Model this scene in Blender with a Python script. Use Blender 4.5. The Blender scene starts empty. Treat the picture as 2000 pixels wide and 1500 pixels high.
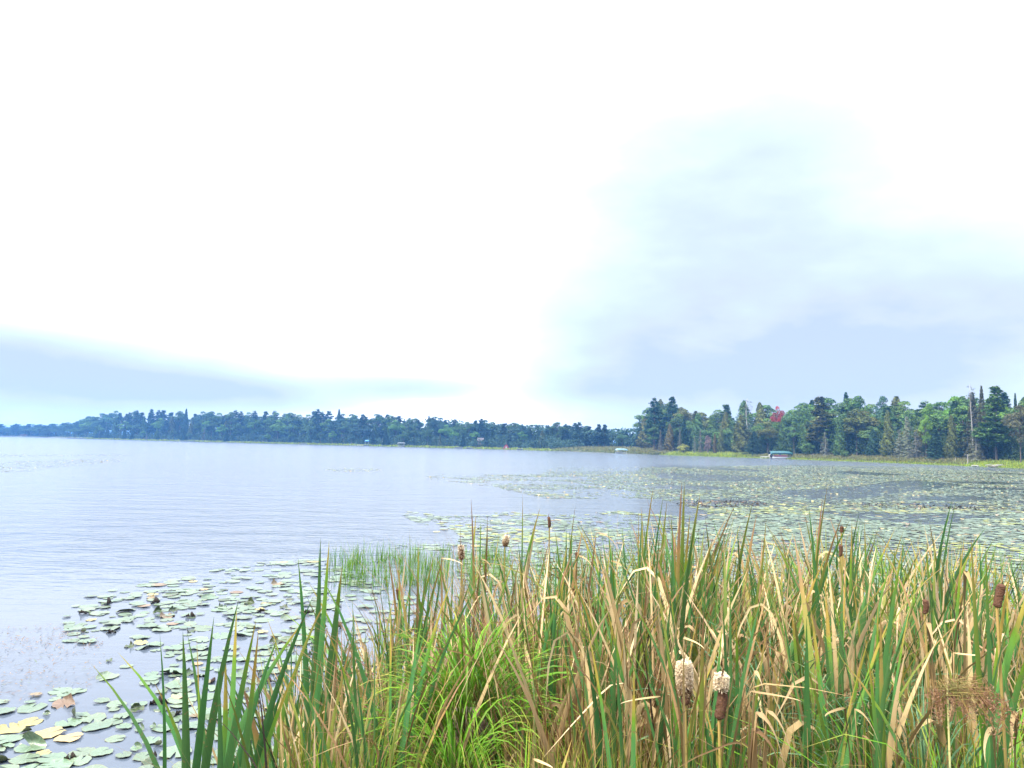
import bpy, math, random
import numpy as np
from mathutils import Vector, Matrix
random.seed(7); np.random.seed(7)
RNG = np.random.RandomState(11)
C = bpy.context.scene.collection
S = bpy.context.scene

# ------------------------------------------------------------------ camera
H = 2.6; F = 1450.0
PITCH = math.radians(4.63); ROLL = math.radians(1.15)
fwd = Vector((0, math.cos(PITCH), math.sin(PITCH)))
r0 = Vector((1, 0, 0)); u0 = r0.cross(fwd)
rgt = r0*math.cos(ROLL) + u0*math.sin(ROLL)
upv = u0*math.cos(ROLL) - r0*math.sin(ROLL)
cam = bpy.data.cameras.new('camera'); co = bpy.data.objects.new('camera', cam); C.objects.link(co)
M = Matrix.Identity(4)
for i, v in enumerate((rgt, upv, -fwd)):
    for k in range(3): M[k][i] = v[k]
M[0][3], M[1][3], M[2][3] = 0, 0, H
co.matrix_world = M
cam.sensor_width = 36; cam.lens = 36*F/2000; cam.clip_start = 0.05; cam.clip_end = 20000
S.camera = co
CAM = Vector((0, 0, H))
def P(px, py, d):                       # photo pixel + depth -> point of the place
    return CAM + fwd*d + rgt*((px-1000)/F*d) + upv*((750-py)/F*d)
def proj(x, y, z):                      # the reverse, for arrays
    vx, vy, vz = x, y, z-H
    d = vx*fwd.x+vy*fwd.y+vz*fwd.z
    return 1000+F*(vx*rgt.x+vy*rgt.y+vz*rgt.z)/d, 750-F*(vx*upv.x+vy*upv.y+vz*upv.z)/d, d
def yh(x): return 847.5+.02*x           # horizon

# ------------------------------------------------------------------ sky, sun, exposure
SUN_EL, SUN_AZ = math.radians(50), math.radians(-125)    # azimuth measured from +Y towards +X
w = bpy.data.worlds.new('World'); S.world = w; w.use_nodes = True
N = w.node_tree.nodes; Lk = w.node_tree.links; N.clear()
def nd(t, **k):
    n = N.new(t)
    for a, b in k.items(): setattr(n, a, b)
    return n
def mth(op, a, b=None, c=None, clamp=False):
    n = N.new('ShaderNodeMath'); n.operation = op; n.use_clamp = clamp
    for i, v in enumerate((a, b, c)):
        if v is None: continue
        if isinstance(v, (int, float)): n.inputs[i].default_value = v
        else: Lk.new(v, n.inputs[i])
    return n.outputs[0]
out = nd('ShaderNodeOutputWorld'); bg = nd('ShaderNodeBackground'); Lk.new(bg.outputs[0], out.inputs[0])
sky = nd('ShaderNodeTexSky', sky_type='NISHITA', sun_disc=False)
sky.sun_elevation = SUN_EL; sky.sun_rotation = SUN_AZ
tc = nd('ShaderNodeTexCoord'); sp = nd('ShaderNodeSeparateXYZ'); Lk.new(tc.outputs['Generated'], sp.inputs[0])
deg = 57.29578
az = mth('MULTIPLY', mth('ARCTAN2', sp.outputs[0], sp.outputs[1]), deg)
el = mth('MULTIPLY', mth('ARCSINE', sp.outputs[2]), deg)
mp = nd('ShaderNodeMapping'); Lk.new(tc.outputs['Generated'], mp.inputs[0]); mp.inputs['Scale'].default_value = (1, 1, 2.6)
n1 = nd('ShaderNodeTexNoise'); Lk.new(mp.outputs[0], n1.inputs[0]); n1.inputs['Scale'].default_value = 3.2; n1.inputs['Detail'].default_value = 5; n1.inputs['Roughness'].default_value = .5
n2 = nd('ShaderNodeTexNoise'); Lk.new(mp.outputs[0], n2.inputs[0]); n2.inputs['Scale'].default_value = 9; n2.inputs['Detail'].default_value = 4
n3_ = nd('ShaderNodeTexNoise'); Lk.new(mp.outputs[0], n3_.inputs[0]); n3_.inputs['Scale'].default_value = 24; n3_.inputs['Detail'].default_value = 3
nz = mth('ADD', mth('MULTIPLY', mth('SUBTRACT', n3_.outputs[0], .5), .35), mth('ADD', mth('MULTIPLY', mth('SUBTRACT', n1.outputs[0], .5), 1.1), mth('MULTIPLY', mth('SUBTRACT', n2.outputs[0], .5), 1.0)))
def lobe(a0, e0, sa, se, amp, tilt=0.):
    da = mth('SUBTRACT', az, a0)
    de = mth('SUBTRACT', mth('SUBTRACT', el, e0), mth('MULTIPLY', da, tilt))
    q = mth('ADD', mth('POWER', mth('ABSOLUTE', mth('DIVIDE', da, sa)), 2.2), mth('POWER', mth('ABSOLUTE', mth('DIVIDE', de, se)), 2.3))
    return mth('MULTIPLY', mth('EXPONENT', mth('MULTIPLY', q, -1.0)), amp)
LOBES = [(-36, 4.0, 18, 2.7, 1.05, -.035), (-22, 3.4, 9, 1.0, .55, -.03), (-8, 4.2, 6, .9, .5, 0),
         (21, 5.4, 16, 4.8, .62, .05), (16, 16, 13, 11, .66, 0), (10, 7, 9, 5, .28, 0), (32, 7, 10, 4.5, .45, .15), (8, 4.6, 5, 1.2, .35, 0), (30, 12, 10, 5, .25, .2),
         (-75, 6, 22, 5, .8, 0), (75, 9, 25, 8, .7, 0), (130, 12, 30, 9, .7, 0), (-140, 10, 35, 7, .7, 0), (175, 30, 30, 14, .4, 0), (-100, 35, 24, 12, .35, 0)]
tot = None
for L_ in LOBES:
    l = lobe(*L_); tot = l if tot is None else mth('ADD', tot, l)
D = mth('MULTIPLY', tot, mth('ADD', mth('MULTIPLY', nz, .72), 1.0), clamp=True)
rmp = nd('ShaderNodeValToRGB'); Lk.new(D, rmp.inputs[0])
EXP = 2.35; EV = 2**EXP
def rc(r, g, b): return (r, g, b, 1)
stops = [(0, rc(1.9, 2.0, 2.3)), (.18, rc(1.4, 1.5, 1.65)), (.36, rc(1.0, 1.12, 1.18)), (.52, rc(.85, .99, 1.03)), (.68, rc(.75, .87, .99)), (.84, rc(.71, .79, .95)), (1, rc(.60, .70, .91))]
while len(rmp.color_ramp.elements) > 1: rmp.color_ramp.elements.remove(rmp.color_ramp.elements[0])
for i, (p_, c_) in enumerate(stops):
    e = rmp.color_ramp.elements[0] if i == 0 else rmp.color_ramp.elements.new(p_)
    e.position = p_; e.color = c_
# overcast sky: about three times as bright overhead as at the horizon
grad = mth('ADD', 1.0, mth('MULTIPLY', mth('MAXIMUM', mth('SUBTRACT', sp.outputs[2], .42), 0.), 3.0))
STR = .1
sc_ = nd('ShaderNodeVectorMath', operation='SCALE'); Lk.new(rmp.outputs[0], sc_.inputs[0])
Lk.new(mth('MULTIPLY', grad, 1/EV/STR), sc_.inputs['Scale'])
mx = nd('ShaderNodeMix', data_type='RGBA'); mx.inputs[0].default_value = .96
Lk.new(sky.outputs[0], mx.inputs[6]); Lk.new(sc_.outputs[0], mx.inputs[7]); Lk.new(mx.outputs[2], bg.inputs[0])
bg.inputs[1].default_value = STR
w.cycles.sampling_method = 'MANUAL'; w.cycles.sample_map_resolution = 512
sun = bpy.data.lights.new('sun', 'SUN'); so = bpy.data.objects.new('sun', sun); C.objects.link(so)
sun.energy = 1.5; sun.angle = math.radians(10); sun.color = (1, .93, .82)
sd = Vector((math.cos(SUN_EL)*math.sin(SUN_AZ), math.cos(SUN_EL)*math.cos(SUN_AZ), math.sin(SUN_EL)))
so.rotation_euler = sd.to_track_quat('Z', 'Y').to_euler(); so.location = (0, 0, 60)
vs = S.view_settings; vs.view_transform = 'Standard'; vs.look = 'None'; vs.exposure = EXP; vs.gamma = 1; vs.use_curve_mapping = False
S.render.engine = 'CYCLES'; S.cycles.use_denoising = True
S.cycles.max_bounces = 8; S.cycles.volume_bounces = 1; S.cycles.transparent_max_bounces = 8

# ------------------------------------------------------------------ helpers
def tag(o, label=None, cat=None, group=None, kind=None):
    if label: o['label'] = label
    if cat: o['category'] = cat
    if group: o['group'] = group
    if kind: o['kind'] = kind
    return o
def empty(name, loc, rz=0.):
    o = bpy.data.objects.new(name, None); C.objects.link(o); o.location = loc; o.rotation_euler = (0, 0, rz); o.empty_display_size = .1
    return o
def mesh(name, v, f, mats, attrs=None, mi=None, smooth=True):
    """v (n,3); f list of index tuples, or an (m,k) array; attrs {name: per-vertex floats}"""
    me = bpy.data.meshes.new(name)
    v = np.asarray(v, dtype=np.float32)
    if isinstance(f, np.ndarray):
        m, k = f.shape
        me.vertices.add(len(v)); me.vertices.foreach_set('co', v.ravel())
        me.loops.add(m*k); me.loops.foreach_set('vertex_index', f.astype(np.int32).ravel())
        me.polygons.add(m); me.polygons.foreach_set('loop_start', np.arange(0, m*k, k, dtype=np.int32))
        me.update(calc_edges=True)
    else:
        me.from_pydata(v.tolist(), [], [tuple(int(q) for q in t) for t in f]); me.update()
    for a, d in (attrs or {}).items():
        at = me.attributes.new(a, 'FLOAT', 'POINT'); at.data.foreach_set('value', np.asarray(d, dtype=np.float32))
    for m_ in (mats if isinstance(mats, (list, tuple)) else [mats]): me.materials.append(m_)
    if mi is not None: me.polygons.foreach_set('material_index', np.asarray(mi, dtype=np.int32))
    me.polygons.foreach_set('use_smooth', [smooth]*len(me.polygons))
    me.update()
    return me
def obj(name, me, parent=None, loc=(0, 0, 0), rot=(0, 0, 0), scale=(1, 1, 1), color=None):
    o = bpy.data.objects.new(name, me); C.objects.link(o); o.location = loc; o.rotation_euler = rot; o.scale = scale
    if parent is not None: o.parent = parent
    if color: o.color = (*color, 1)
    return o
class MB:
    def __init__(s): s.v = []; s.f = []; s.r = []; s.t = []
    def add(s, v, f, r=0., t=0.):
        b = len(s.v); v = [tuple(p) for p in v]; s.v += v; s.f += [tuple(i+b for i in q) for q in f]
        s.r += [r]*len(v); s.t += (list(t) if hasattr(t, '__len__') else [t]*len(v))
    def box(s, c, d, r=0., rz=0.):
        x, y, z = d[0]/2, d[1]/2, d[2]/2; ca, sa = math.cos(rz), math.sin(rz)
        vs_ = [(c[0]+a*x*ca-b*y*sa, c[1]+a*x*sa+b*y*ca, c[2]+e*z) for a, b, e in ((-1,-1,-1),(1,-1,-1),(1,1,-1),(-1,1,-1),(-1,-1,1),(1,-1,1),(1,1,1),(-1,1,1))]
        s.add(vs_, [(3,2,1,0),(4,5,6,7),(0,1,5,4),(1,2,6,5),(2,3,7,6),(3,0,4,7)], r)
    def tube(s, pts, rad, n=6, r=0., cap=True):
        pts = [Vector(p) for p in pts]; m = len(pts)
        if not hasattr(rad, '__len__'): rad = [rad]*m
        vv = []; ff = []
        for i, p in enumerate(pts):
            t = (pts[min(i+1, m-1)]-pts[max(i-1, 0)]).normalized()
            a = t.orthogonal().normalized() if i == 0 else (a - t*a.dot(t)).normalized()
            b = t.cross(a)
            for k in range(n):
                q = 2*math.pi*k/n; vv.append(p+(a*math.cos(q)+b*math.sin(q))*rad[i])
        for i in range(m-1):
            for k in range(n): ff.append((i*n+k, i*n+(k+1) % n, (i+1)*n+(k+1) % n, (i+1)*n+k))
        if cap: ff.append(tuple(range(n-1, -1, -1))); ff.append(tuple((m-1)*n+k for k in range(n)))
        tt = [i/(m-1) for i in range(m) for k in range(n)]
        s.add(vv, ff, r, tt)
    def build(s, name, mat, parent=None, smooth=False, **k):
        return obj(name, mesh(name, s.v, s.f, mat, {'rnd': s.r, 'v': s.t}, smooth=smooth), parent, **k)

# material builder -----------------------------------------------------------
class Mat:
    def __init__(s, name, rough=.6, spec=.5, transl=0., ior=None):
        s.m = bpy.data.materials.new(name); s.m.use_nodes = True; s.t = s.m.node_tree; s.n = s.t.nodes; s.l = s.t.links
        s.b = s.n['Principled BSDF']; s.b.inputs['Roughness'].default_value = rough; s.b.inputs['Specular IOR Level'].default_value = spec
        if ior: s.b.inputs['IOR'].default_value = ior
        s.tr = None
        if transl:
            o = s.n['Material Output']; s.tr = s.n.new('ShaderNodeBsdfTranslucent'); mx = s.n.new('ShaderNodeMixShader'); mx.inputs[0].default_value = transl
            s.l.new(s.b.outputs[0], mx.inputs[1]); s.l.new(s.tr.outputs[0], mx.inputs[2]); s.l.new(mx.outputs[0], o.inputs[0])
    def node(s, t, **k):
        n = s.n.new(t)
        for a, b in k.items(): setattr(n, a, b)
        return n
    def attr(s, name): return s.node('ShaderNodeAttribute', attribute_name=name).outputs['Fac']
    def math(s, op, a, b=0., clamp=False):
        n = s.node('ShaderNodeMath', operation=op, use_clamp=clamp)
        for i, v in enumerate((a, b)):
            if isinstance(v, (int, float)): n.inputs[i].default_value = v
            else: s.l.new(v, n.inputs[i])
        return n.outputs[0]
    def ramp(s, fac, st, interp='LINEAR'):
        n = s.node('ShaderNodeValToRGB'); s.l.new(fac, n.inputs[0]); e = n.color_ramp.elements; n.color_ramp.interpolation = interp
        while len(e) > 1: e.remove(e[0])
        for i, (p, c) in enumerate(st):
            q = e[0] if i == 0 else e.new(p)
            q.position = p; q.color = (*c, 1)
        return n.outputs[0]
    def noise(s, scale, detail=3, coord='Object', sc=(1, 1, 1), rough=.5, color=False):
        t = s.node('ShaderNodeTexCoord'); m = s.node('ShaderNodeMapping'); m.inputs['Scale'].default_value = sc; s.l.new(t.outputs[coord], m.inputs[0])
        n = s.node('ShaderNodeTexNoise'); n.inputs['Scale'].default_value = scale; n.inputs['Detail'].default_value = detail; n.inputs['Roughness'].default_value = rough
        s.l.new(m.outputs[0], n.inputs[0]); return n.outputs[1 if color else 0]
    def mix(s, a, b, fac, blend='MIX'):
        n = s.node('ShaderNodeMix', data_type='RGBA', blend_type=blend)
        if isinstance(fac, (int, float)): n.inputs[0].default_value = fac
        else: s.l.new(fac, n.inputs[0])
        for i, v in ((6, a), (7, b)):
            if isinstance(v, tuple): n.inputs[i].default_value = (*v, 1)
            else: s.l.new(v, n.inputs[i])
        return n.outputs[2]
    def hsv(s, col, h=None, sat=None, val=None):
        n = s.node('ShaderNodeHueSaturation'); s.l.new(col, n.inputs['Color'])
        for k, v in (('Hue', h), ('Saturation', sat), ('Value', val)):
            if v is None: continue
            if isinstance(v, (int, float)): n.inputs[k].default_value = v
            else: s.l.new(v, n.inputs[k])
        return n.outputs[0]
    def objcol(s): return s.node('ShaderNodeObjectInfo').outputs['Color']
    def objrnd(s): return s.node('ShaderNodeObjectInfo').outputs['Random']
    def color(s, c, gain=1.):
        if isinstance(c, tuple):
            s.b.inputs['Base Color'].default_value = (*c, 1)
            if s.tr: s.tr.inputs[0].default_value = (*c, 1)
        else:
            s.l.new(c, s.b.inputs['Base Color'])
            if s.tr: s.l.new(c, s.tr.inputs[0])
        return s.m
    def bump(s, h, strength=.3, dist=.01):
        n = s.node('ShaderNodeBump'); n.inputs['Strength'].default_value = strength; n.inputs['Distance'].default_value = dist
        s.l.new(h, n.inputs['Height']); s.l.new(n.outputs[0], s.b.inputs['Normal'])

def plain(name, c, rough=.6, var=.15, sc=8):
    m = Mat(name, rough); n = m.noise(sc, 4)
    col = m.mix(tuple(x*(1-var) for x in c), tuple(min(1, x*(1+var)) for x in c), n)
    m.color(col); m.bump(n, .15, .01); return m.m

def blade_mat(name, stops, rough=.45, transl=.28, hv=.035, vv=.75, streak=.45):
    m = Mat(name, rough, .14, transl*.8)
    v = m.attr('v'); u = m.attr('u'); r = m.math('FRACT', m.math('ADD', m.attr('rnd'), m.objrnd()))
    nz = m.noise(9, 3)
    vj = m.math('ADD', v, m.math('MULTIPLY', m.math('SUBTRACT', r, .5), .28))
    vj = m.math('ADD', vj, m.math('MULTIPLY', m.math('SUBTRACT', nz, .5), .18), True)
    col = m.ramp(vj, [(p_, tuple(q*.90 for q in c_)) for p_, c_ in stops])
    r2 = m.math('FRACT', m.math('MULTIPLY', r, 7.31))
    col = m.hsv(col, m.math('ADD', .5, m.math('MULTIPLY', m.math('SUBTRACT', r2, .5), hv)), 1.15, m.math('ADD', 1-vv/2, m.math('MULTIPLY', r, vv)))
    sp2 = m.math('GREATER_THAN', m.noise(70, 2), .67); col = m.mix(col, (.20, .13, .06), m.math('MULTIPLY', sp2, .5))
    st = m.math('SINE', m.math('MULTIPLY', u, 38.))
    col = m.mix(col, (0, 0, 0), m.math('MULTIPLY', m.math('ADD', st, 1.), streak*.25))
    return m.color(col)

M_GREEN = blade_mat('cattail_green', [(0, (.14, .15, .06)), (.18, (.078, .152, .062)), (.88, (.098, .208, .076)), (.97, (.17, .26, .055)), (1, (.30, .24, .08))])
M_TIP = blade_mat('cattail_browning', [(0, (.18, .16, .07)), (.25, (.10, .19, .055)), (.62, (.13, .235, .06)), (.82, (.22, .25, .075)), (.93, (.29, .20, .09)), (1, (.25, .16, .10))], hv=.02)
M_TAN = blade_mat('cattail_dry', [(0, (.12, .085, .042)), (.35, (.27, .195, .10)), (.7, (.50, .375, .21)), (1, (.62, .49, .31))], .6, .22, .02, .5)
M_BROWN = blade_mat('cattail_brown', [(0, (.07, .047, .026)), (.5, (.17, .115, .060)), (1, (.33, .23, .125))], .6, .18, .02, .5)
M_DARK = blade_mat('cattail_blackened', [(0, (.018, .015, .012)), (1, (.035, .026, .02))], .6, .05)
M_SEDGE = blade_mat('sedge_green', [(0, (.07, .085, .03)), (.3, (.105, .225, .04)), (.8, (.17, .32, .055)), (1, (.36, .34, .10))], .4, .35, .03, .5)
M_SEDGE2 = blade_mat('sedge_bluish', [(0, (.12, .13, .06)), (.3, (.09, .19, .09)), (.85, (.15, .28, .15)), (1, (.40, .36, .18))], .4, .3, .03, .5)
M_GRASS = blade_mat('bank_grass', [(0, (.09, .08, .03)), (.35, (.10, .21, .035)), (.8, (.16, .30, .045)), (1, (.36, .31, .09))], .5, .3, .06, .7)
M_RED = blade_mat('rusty_stems', [(0, (.12, .06, .04)), (.5, (.26, .13, .08)), (1, (.38, .22, .14))], .6, .2, .03, .6)
M_LITTER = blade_mat('litter', [(0, (.13, .08, .055)), (1, (.30, .21, .14))], .7, .1, .03, .8)

# ------------------------------------------------------------------ shore line (photo column, distance)
SH = [(-1500, 700), (-900, 900), (-450, 980), (-150, 900), (0, 800), (90, 730), (165, 600), (300, 535), (500, 470), (650, 430), (800, 390), (1000, 345), (1080, 325), (1150, 300), (1210, 276),
      (1250, 262), (1300, 248), (1400, 231), (1500, 213), (1620, 193), (1750, 173), (1900, 150), (2000, 138), (2150, 124), (2450, 104), (3000, 84), (4200, 62)]
SHP = np.array([((a-1000)/F*d, d) for a, d in SH])
def shore_pt(a, back=0.):
    """point on the far shore seen in photo column a, moved back metres away from the water"""
    d = np.interp(a, [q[0] for q in SH], [q[1] for q in SH]); t = (a-1000)/F
    d2 = np.interp(a+4, [q[0] for q in SH], [q[1] for q in SH])
    x, y = t*d, d
    tx, ty = (a+4-1000)/F*d2-x, d2-y; l = math.hypot(tx, ty); nx, ny = -ty/l, tx/l
    if nx*x+ny*y < 0: nx, ny = -nx, -ny
    return x+nx*back, y+ny*back
def bank_z(b): return float(np.interp(b, [-8, 0, .8, 3, 12, 60, 400, 3000], [-1.6, -.04, .25, .6, 1.3, 2.6, 5, 8]))

# ground of the near bank and lake bed: one sheet to the horizon
def near_z(x, y):
    s_ = y + .25*np.maximum(0, -x-.6)*1.6
    edge = np.interp(x, [-30, -6, -2.2, -1.0, 0, 3, 8, 30], [9, 2.2, 3.6, 5.2, 6.6, 7.6, 8, 12])
    q = y-edge
    z = np.interp(q, [-60, -8, -5, -3, -1.3, 0, 1.5, 6, 20], [1.5, 1.15, 1.0, .72, .32, .0, -.25, -.7, -1.6])
    return z
def grid_sheet():
    rr = np.concatenate([np.linspace(.01, 14, 70), np.geomspace(15, 6000, 40)])
    aa = np.linspace(0, 2*np.pi, 181)[:-1]
    R_, A_ = np.meshgrid(rr, aa, indexing='ij')
    X = R_*np.sin(A_); Y = R_*np.cos(A_)
    Z = near_z(X, Y) + .03*np.sin(X*3.1+Y*1.7)*np.cos(Y*2.3-X*.7)*(R_ < 20)
    Z = np.where(Y > 12, -1.6, Z)
    v = np.stack([X, Y, Z], -1).reshape(-1, 3); n = len(aa); f = []
    for i in range(len(rr)-1):
        k = np.arange(n); f.append(np.stack([i*n+k, (i+1)*n+k, (i+1)*n+(k+1) % n, i*n+(k+1) % n], 1))
    return v, np.concatenate(f)
mg = Mat('mud_and_litter', .9); nn = mg.noise(3, 6); n3 = mg.noise(30, 4)
mg.color(mg.mix(mg.mix((.035, .028, .018), (.09, .065, .04), nn), (.16, .12, .08), mg.math('MULTIPLY', n3, .35))); mg.bump(n3, .6, .03)
v, f = grid_sheet()
g = obj('ground', mesh('ground', v, f[:, ::-1].copy(), mg.m)); tag(g, kind='structure')

# far shore terrain
offs = [-8, -2, 0, .8, 3, 12, 30, 60, 150, 400, 3000]
cols = np.concatenate([np.linspace(-1500, 4200, 300)])
vv = []
for a in cols:
    for b in offs:
        x, y = shore_pt(a, b); vv.append((x, y, bank_z(b)+ (0.12*math.sin(a*.13)+.1*math.sin(a*.057) if b > 0 else 0)))
n = len(offs); ff = np.array([[i*n+k, (i+1)*n+k, (i+1)*n+k+1, i*n+k+1] for i in range(len(cols)-1) for k in range(n-1)])
mf = Mat('forest_floor', .9); nn = mf.noise(.15, 5); n4 = mf.noise(1.3, 4)
mf.color(mf.mix(mf.mix((.03, .035, .018), (.07, .085, .03), nn), (.10, .085, .05), mf.math('MULTIPLY', n4, .5)))
g = obj('far_shore_terrain', mesh('far_shore_terrain', vv, ff, mf.m)); tag(g, kind='structure')

# ------------------------------------------------------------------ water
mw = Mat('lake_water', .13, .5, ior=1.333)
tcn = mw.node('ShaderNodeTexCoord')
def wn(scale, sc, det, rot=0.):
    m = mw.node('ShaderNodeMapping'); m.inputs['Scale'].default_value = sc; m.inputs['Rotation'].default_value = (0, 0, rot)
    mw.l.new(tcn.outputs['Object'], m.inputs[0]); n = mw.node('ShaderNodeTexNoise'); n.inputs['Scale'].default_value = scale; n.inputs['Detail'].default_value = det
    mw.l.new(m.outputs[0], n.inputs[0]); return n.outputs[0]
h1 = wn(3.2, (.55, 1.5, 1), 3, .12); h2 = wn(.7, (.5, 1.3, 1), 2, -.1); h3 = wn(11, (.7, 1.2, 1), 2, .2)
patch = wn(.035, (1, 2.2, 1), 2, .1)
sep = mw.node('ShaderNodeSeparateXYZ'); mw.l.new(tcn.outputs['Object'], sep.inputs[0])
# dark reflection of the woods painted into the water colour among the pads
# sheltered near the bank and among the lily pads, ruffled by wind further out
def sm(v_, a, b):
    n = mw.node('ShaderNodeMapRange', interpolation_type='SMOOTHSTEP'); mw.l.new(v_, n.inputs[0]); n.inputs[1].default_value = a; n.inputs[2].default_value = b; return n.outputs[0]
open_ = mw.math('MAXIMUM', mw.math('MULTIPLY', sm(sep.outputs[1], 9., 26.), sm(mw.math('SUBTRACT', mw.math('MULTIPLY', sep.outputs[1], .35), sep.outputs[0]), -14., 6.)), sm(sep.outputs[1], 95., 150.))
amp = mw.math('ADD', .08, mw.math('MULTIPLY', open_, mw.math('ADD', .55, mw.math('MULTIPLY', patch, 1.2))), True)
hh = mw.math('ADD', mw.math('ADD', mw.math('MULTIPLY', h1, .085), mw.math('MULTIPLY', h2, .15)), mw.math('MULTIPLY', h3, .016))
bn = mw.node('ShaderNodeBump'); bn.inputs['Distance'].default_value = 1.0; mw.l.new(hh, bn.inputs['Height']); mw.l.new(amp, bn.inputs['Strength']); mw.l.new(bn.outputs[0], mw.b.inputs['Normal'])
woods_refl = mw.math('MULTIPLY', mw.math('MULTIPLY', sm(mw.math('SUBTRACT', sep.outputs[0], mw.math('MULTIPLY', sep.outputs[1], .17)), -1., 5.), sm(sep.outputs[1], 15., 24.)), mw.math('SUBTRACT', 1., sm(sep.outputs[1], 92., 120.)))
base_ = mw.mix((.076, .094, .116), (.104, .124, .150), mw.math('MULTIPLY', open_, mw.math('ADD', .6, mw.math('MULTIPLY', patch, .7)), True))  # open water's base colour lightened to stand in for sky reflection
mw.color(mw.mix(base_, (.022, .030, .032), woods_refl))
rr = np.concatenate([[2.0], np.geomspace(3, 6000, 60)]); aa = np.linspace(-np.pi, np.pi, 121)[:-1]
v = [(r*math.sin(a), r*math.cos(a), 0.) for r in rr for a in aa]; n = len(aa)
f = np.array([[i*n+k, i*n+(k+1) % n, (i+1)*n+(k+1) % n, (i+1)*n+k] for i in range(len(rr)-1) for k in range(n)])
v0 = len(v); 
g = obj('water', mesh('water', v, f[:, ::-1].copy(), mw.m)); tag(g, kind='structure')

# ------------------------------------------------------------------ haze over the lake
mh = bpy.data.materials.new('haze'); mh.use_nodes = True; mh.node_tree.nodes.clear()
o_ = mh.node_tree.nodes.new('ShaderNodeOutputMaterial'); pv = mh.node_tree.nodes.new('ShaderNodeVolumePrincipled')
pv.inputs['Color'].default_value = (.17, .46, 1.0, 1); pv.inputs['Density'].default_value = .00034; pv.inputs['Anisotropy'].default_value = .1
mh.node_tree.links.new(pv.outputs[0], o_.inputs['Volume'])
hb = MB(); hb.box((0, 500, 15.5), (14000, 14000, 38)); hz = hb.build('haze', mh); tag(hz, kind='stuff')
#HAZE_END

# ------------------------------------------------------------------ trees
def crown_mat(name, base, rough=.7, transl=.15, var=.75):
    m = Mat(name, rough, .1, transl)
    r = m.attr('rnd'); nz = m.noise(.5, 3)
    col = m.mix(base, m.objcol(), 1., 'MULTIPLY')
    col = m.hsv(col, m.math('ADD', .485, m.math('MULTIPLY', m.math('FRACT', m.math('MULTIPLY', r, 5.7)), .03)), None, m.math('ADD', 1-var*.55, m.math('MULTIPLY', r, var*1.1)))
    col = m.hsv(col, None, None, m.math('ADD', .75, m.math('MULTIPLY', nz, .5)))
    return m.color(col)
M_CROWN = crown_mat('foliage', (1, 1, 1))
M_BARK = plain('bark', (.13, .105, .085), .9, .35, 3)
M_PALE = plain('pale_bark', (.26, .245, .215), .8, .3, 4)
M_LICHEN = crown_mat('lichen_twigs', (1, 1, 1), .8, .05, .4)

class Cards:
    """foliage as many small leaf-clump faces"""
    def __init__(s): s.c = []; s.n = []; s.s = []; s.r = []; s.st = []
    def put(s, c, n, size, rnd, stretch=1.):
        c = np.atleast_2d(c); k = len(c); s.c.append(c); s.n.append(np.broadcast_to(n, (k, 3)) if np.ndim(n) < 2 else n)
        s.s.append(np.broadcast_to(size, (k,))); s.r.append(np.broadcast_to(rnd, (k,))); s.st.append(np.broadcast_to(stretch, (k,)))
    def build(s, name, mat, rng, flat=.55):
        c = np.concatenate(s.c); nn_ = np.concatenate(s.n).astype(float); sz = np.concatenate(s.s); r = np.concatenate(s.r); st = np.concatenate(s.st)
        k = len(c); nn_ = nn_ + rng.normal(0, flat, (k, 3)); nn_ /= np.linalg.norm(nn_, axis=1)[:, None]+1e-9
        a = np.cross(nn_, rng.normal(0, 1, (k, 3))); a /= np.linalg.norm(a, axis=1)[:, None]+1e-9
        b = np.cross(nn_, a)
        L = (sz*st)[:, None]; W = sz[:, None]
        j = lambda q: rng.uniform(.65, 1.15, (k, 1))*q
        v = np.stack([c-a*j(L), c-b*j(W)*.62+a*j(L)*.1, c+a*j(L), c+b*j(W)*.62-a*j(L)*.15], 1).reshape(-1, 3)
        f = np.arange(k*4).reshape(-1, 4)
        rr_ = np.clip(r+rng.normal(0, .12, k), 0, 1)
        return mesh(name, v, f, mat, {'rnd': np.repeat(rr_, 4)}, smooth=False)

def trunk_mesh(h, r, rng, limbs=(), lean=0., mat=M_BARK, name='trunk', stop=.97, n=7):
    mb = MB(); k = 9; ph = rng.uniform(0, 6)
    pts = [(math.sin(i/k*3+ph)*h*.008*i/k*3 + lean*(i/k)**1.5, math.cos(i/k*2.3+ph)*h*.006*i/k*3, h*stop*i/k) for i in range(k+1)]
    pts[0] = (pts[0][0], pts[0][1], -.6)
    mb.tube(pts, [r*(1.25 if i == 0 else 1)*(1-.88*i/k) for i in range(k+1)], n)
    for a, b, rad in limbs: 
        m_ = [(a[q]+b[q])/2 for q in range(3)]; m_[2] += (.04*h if b[2] > a[2] else -.01*h)
        mb.tube([a, m_, b], [rad, rad*.7, rad*.25], 4)
    return mesh(name, mb.v, mb.f, mat, {'rnd': mb.r, 'v': mb.t})

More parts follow.
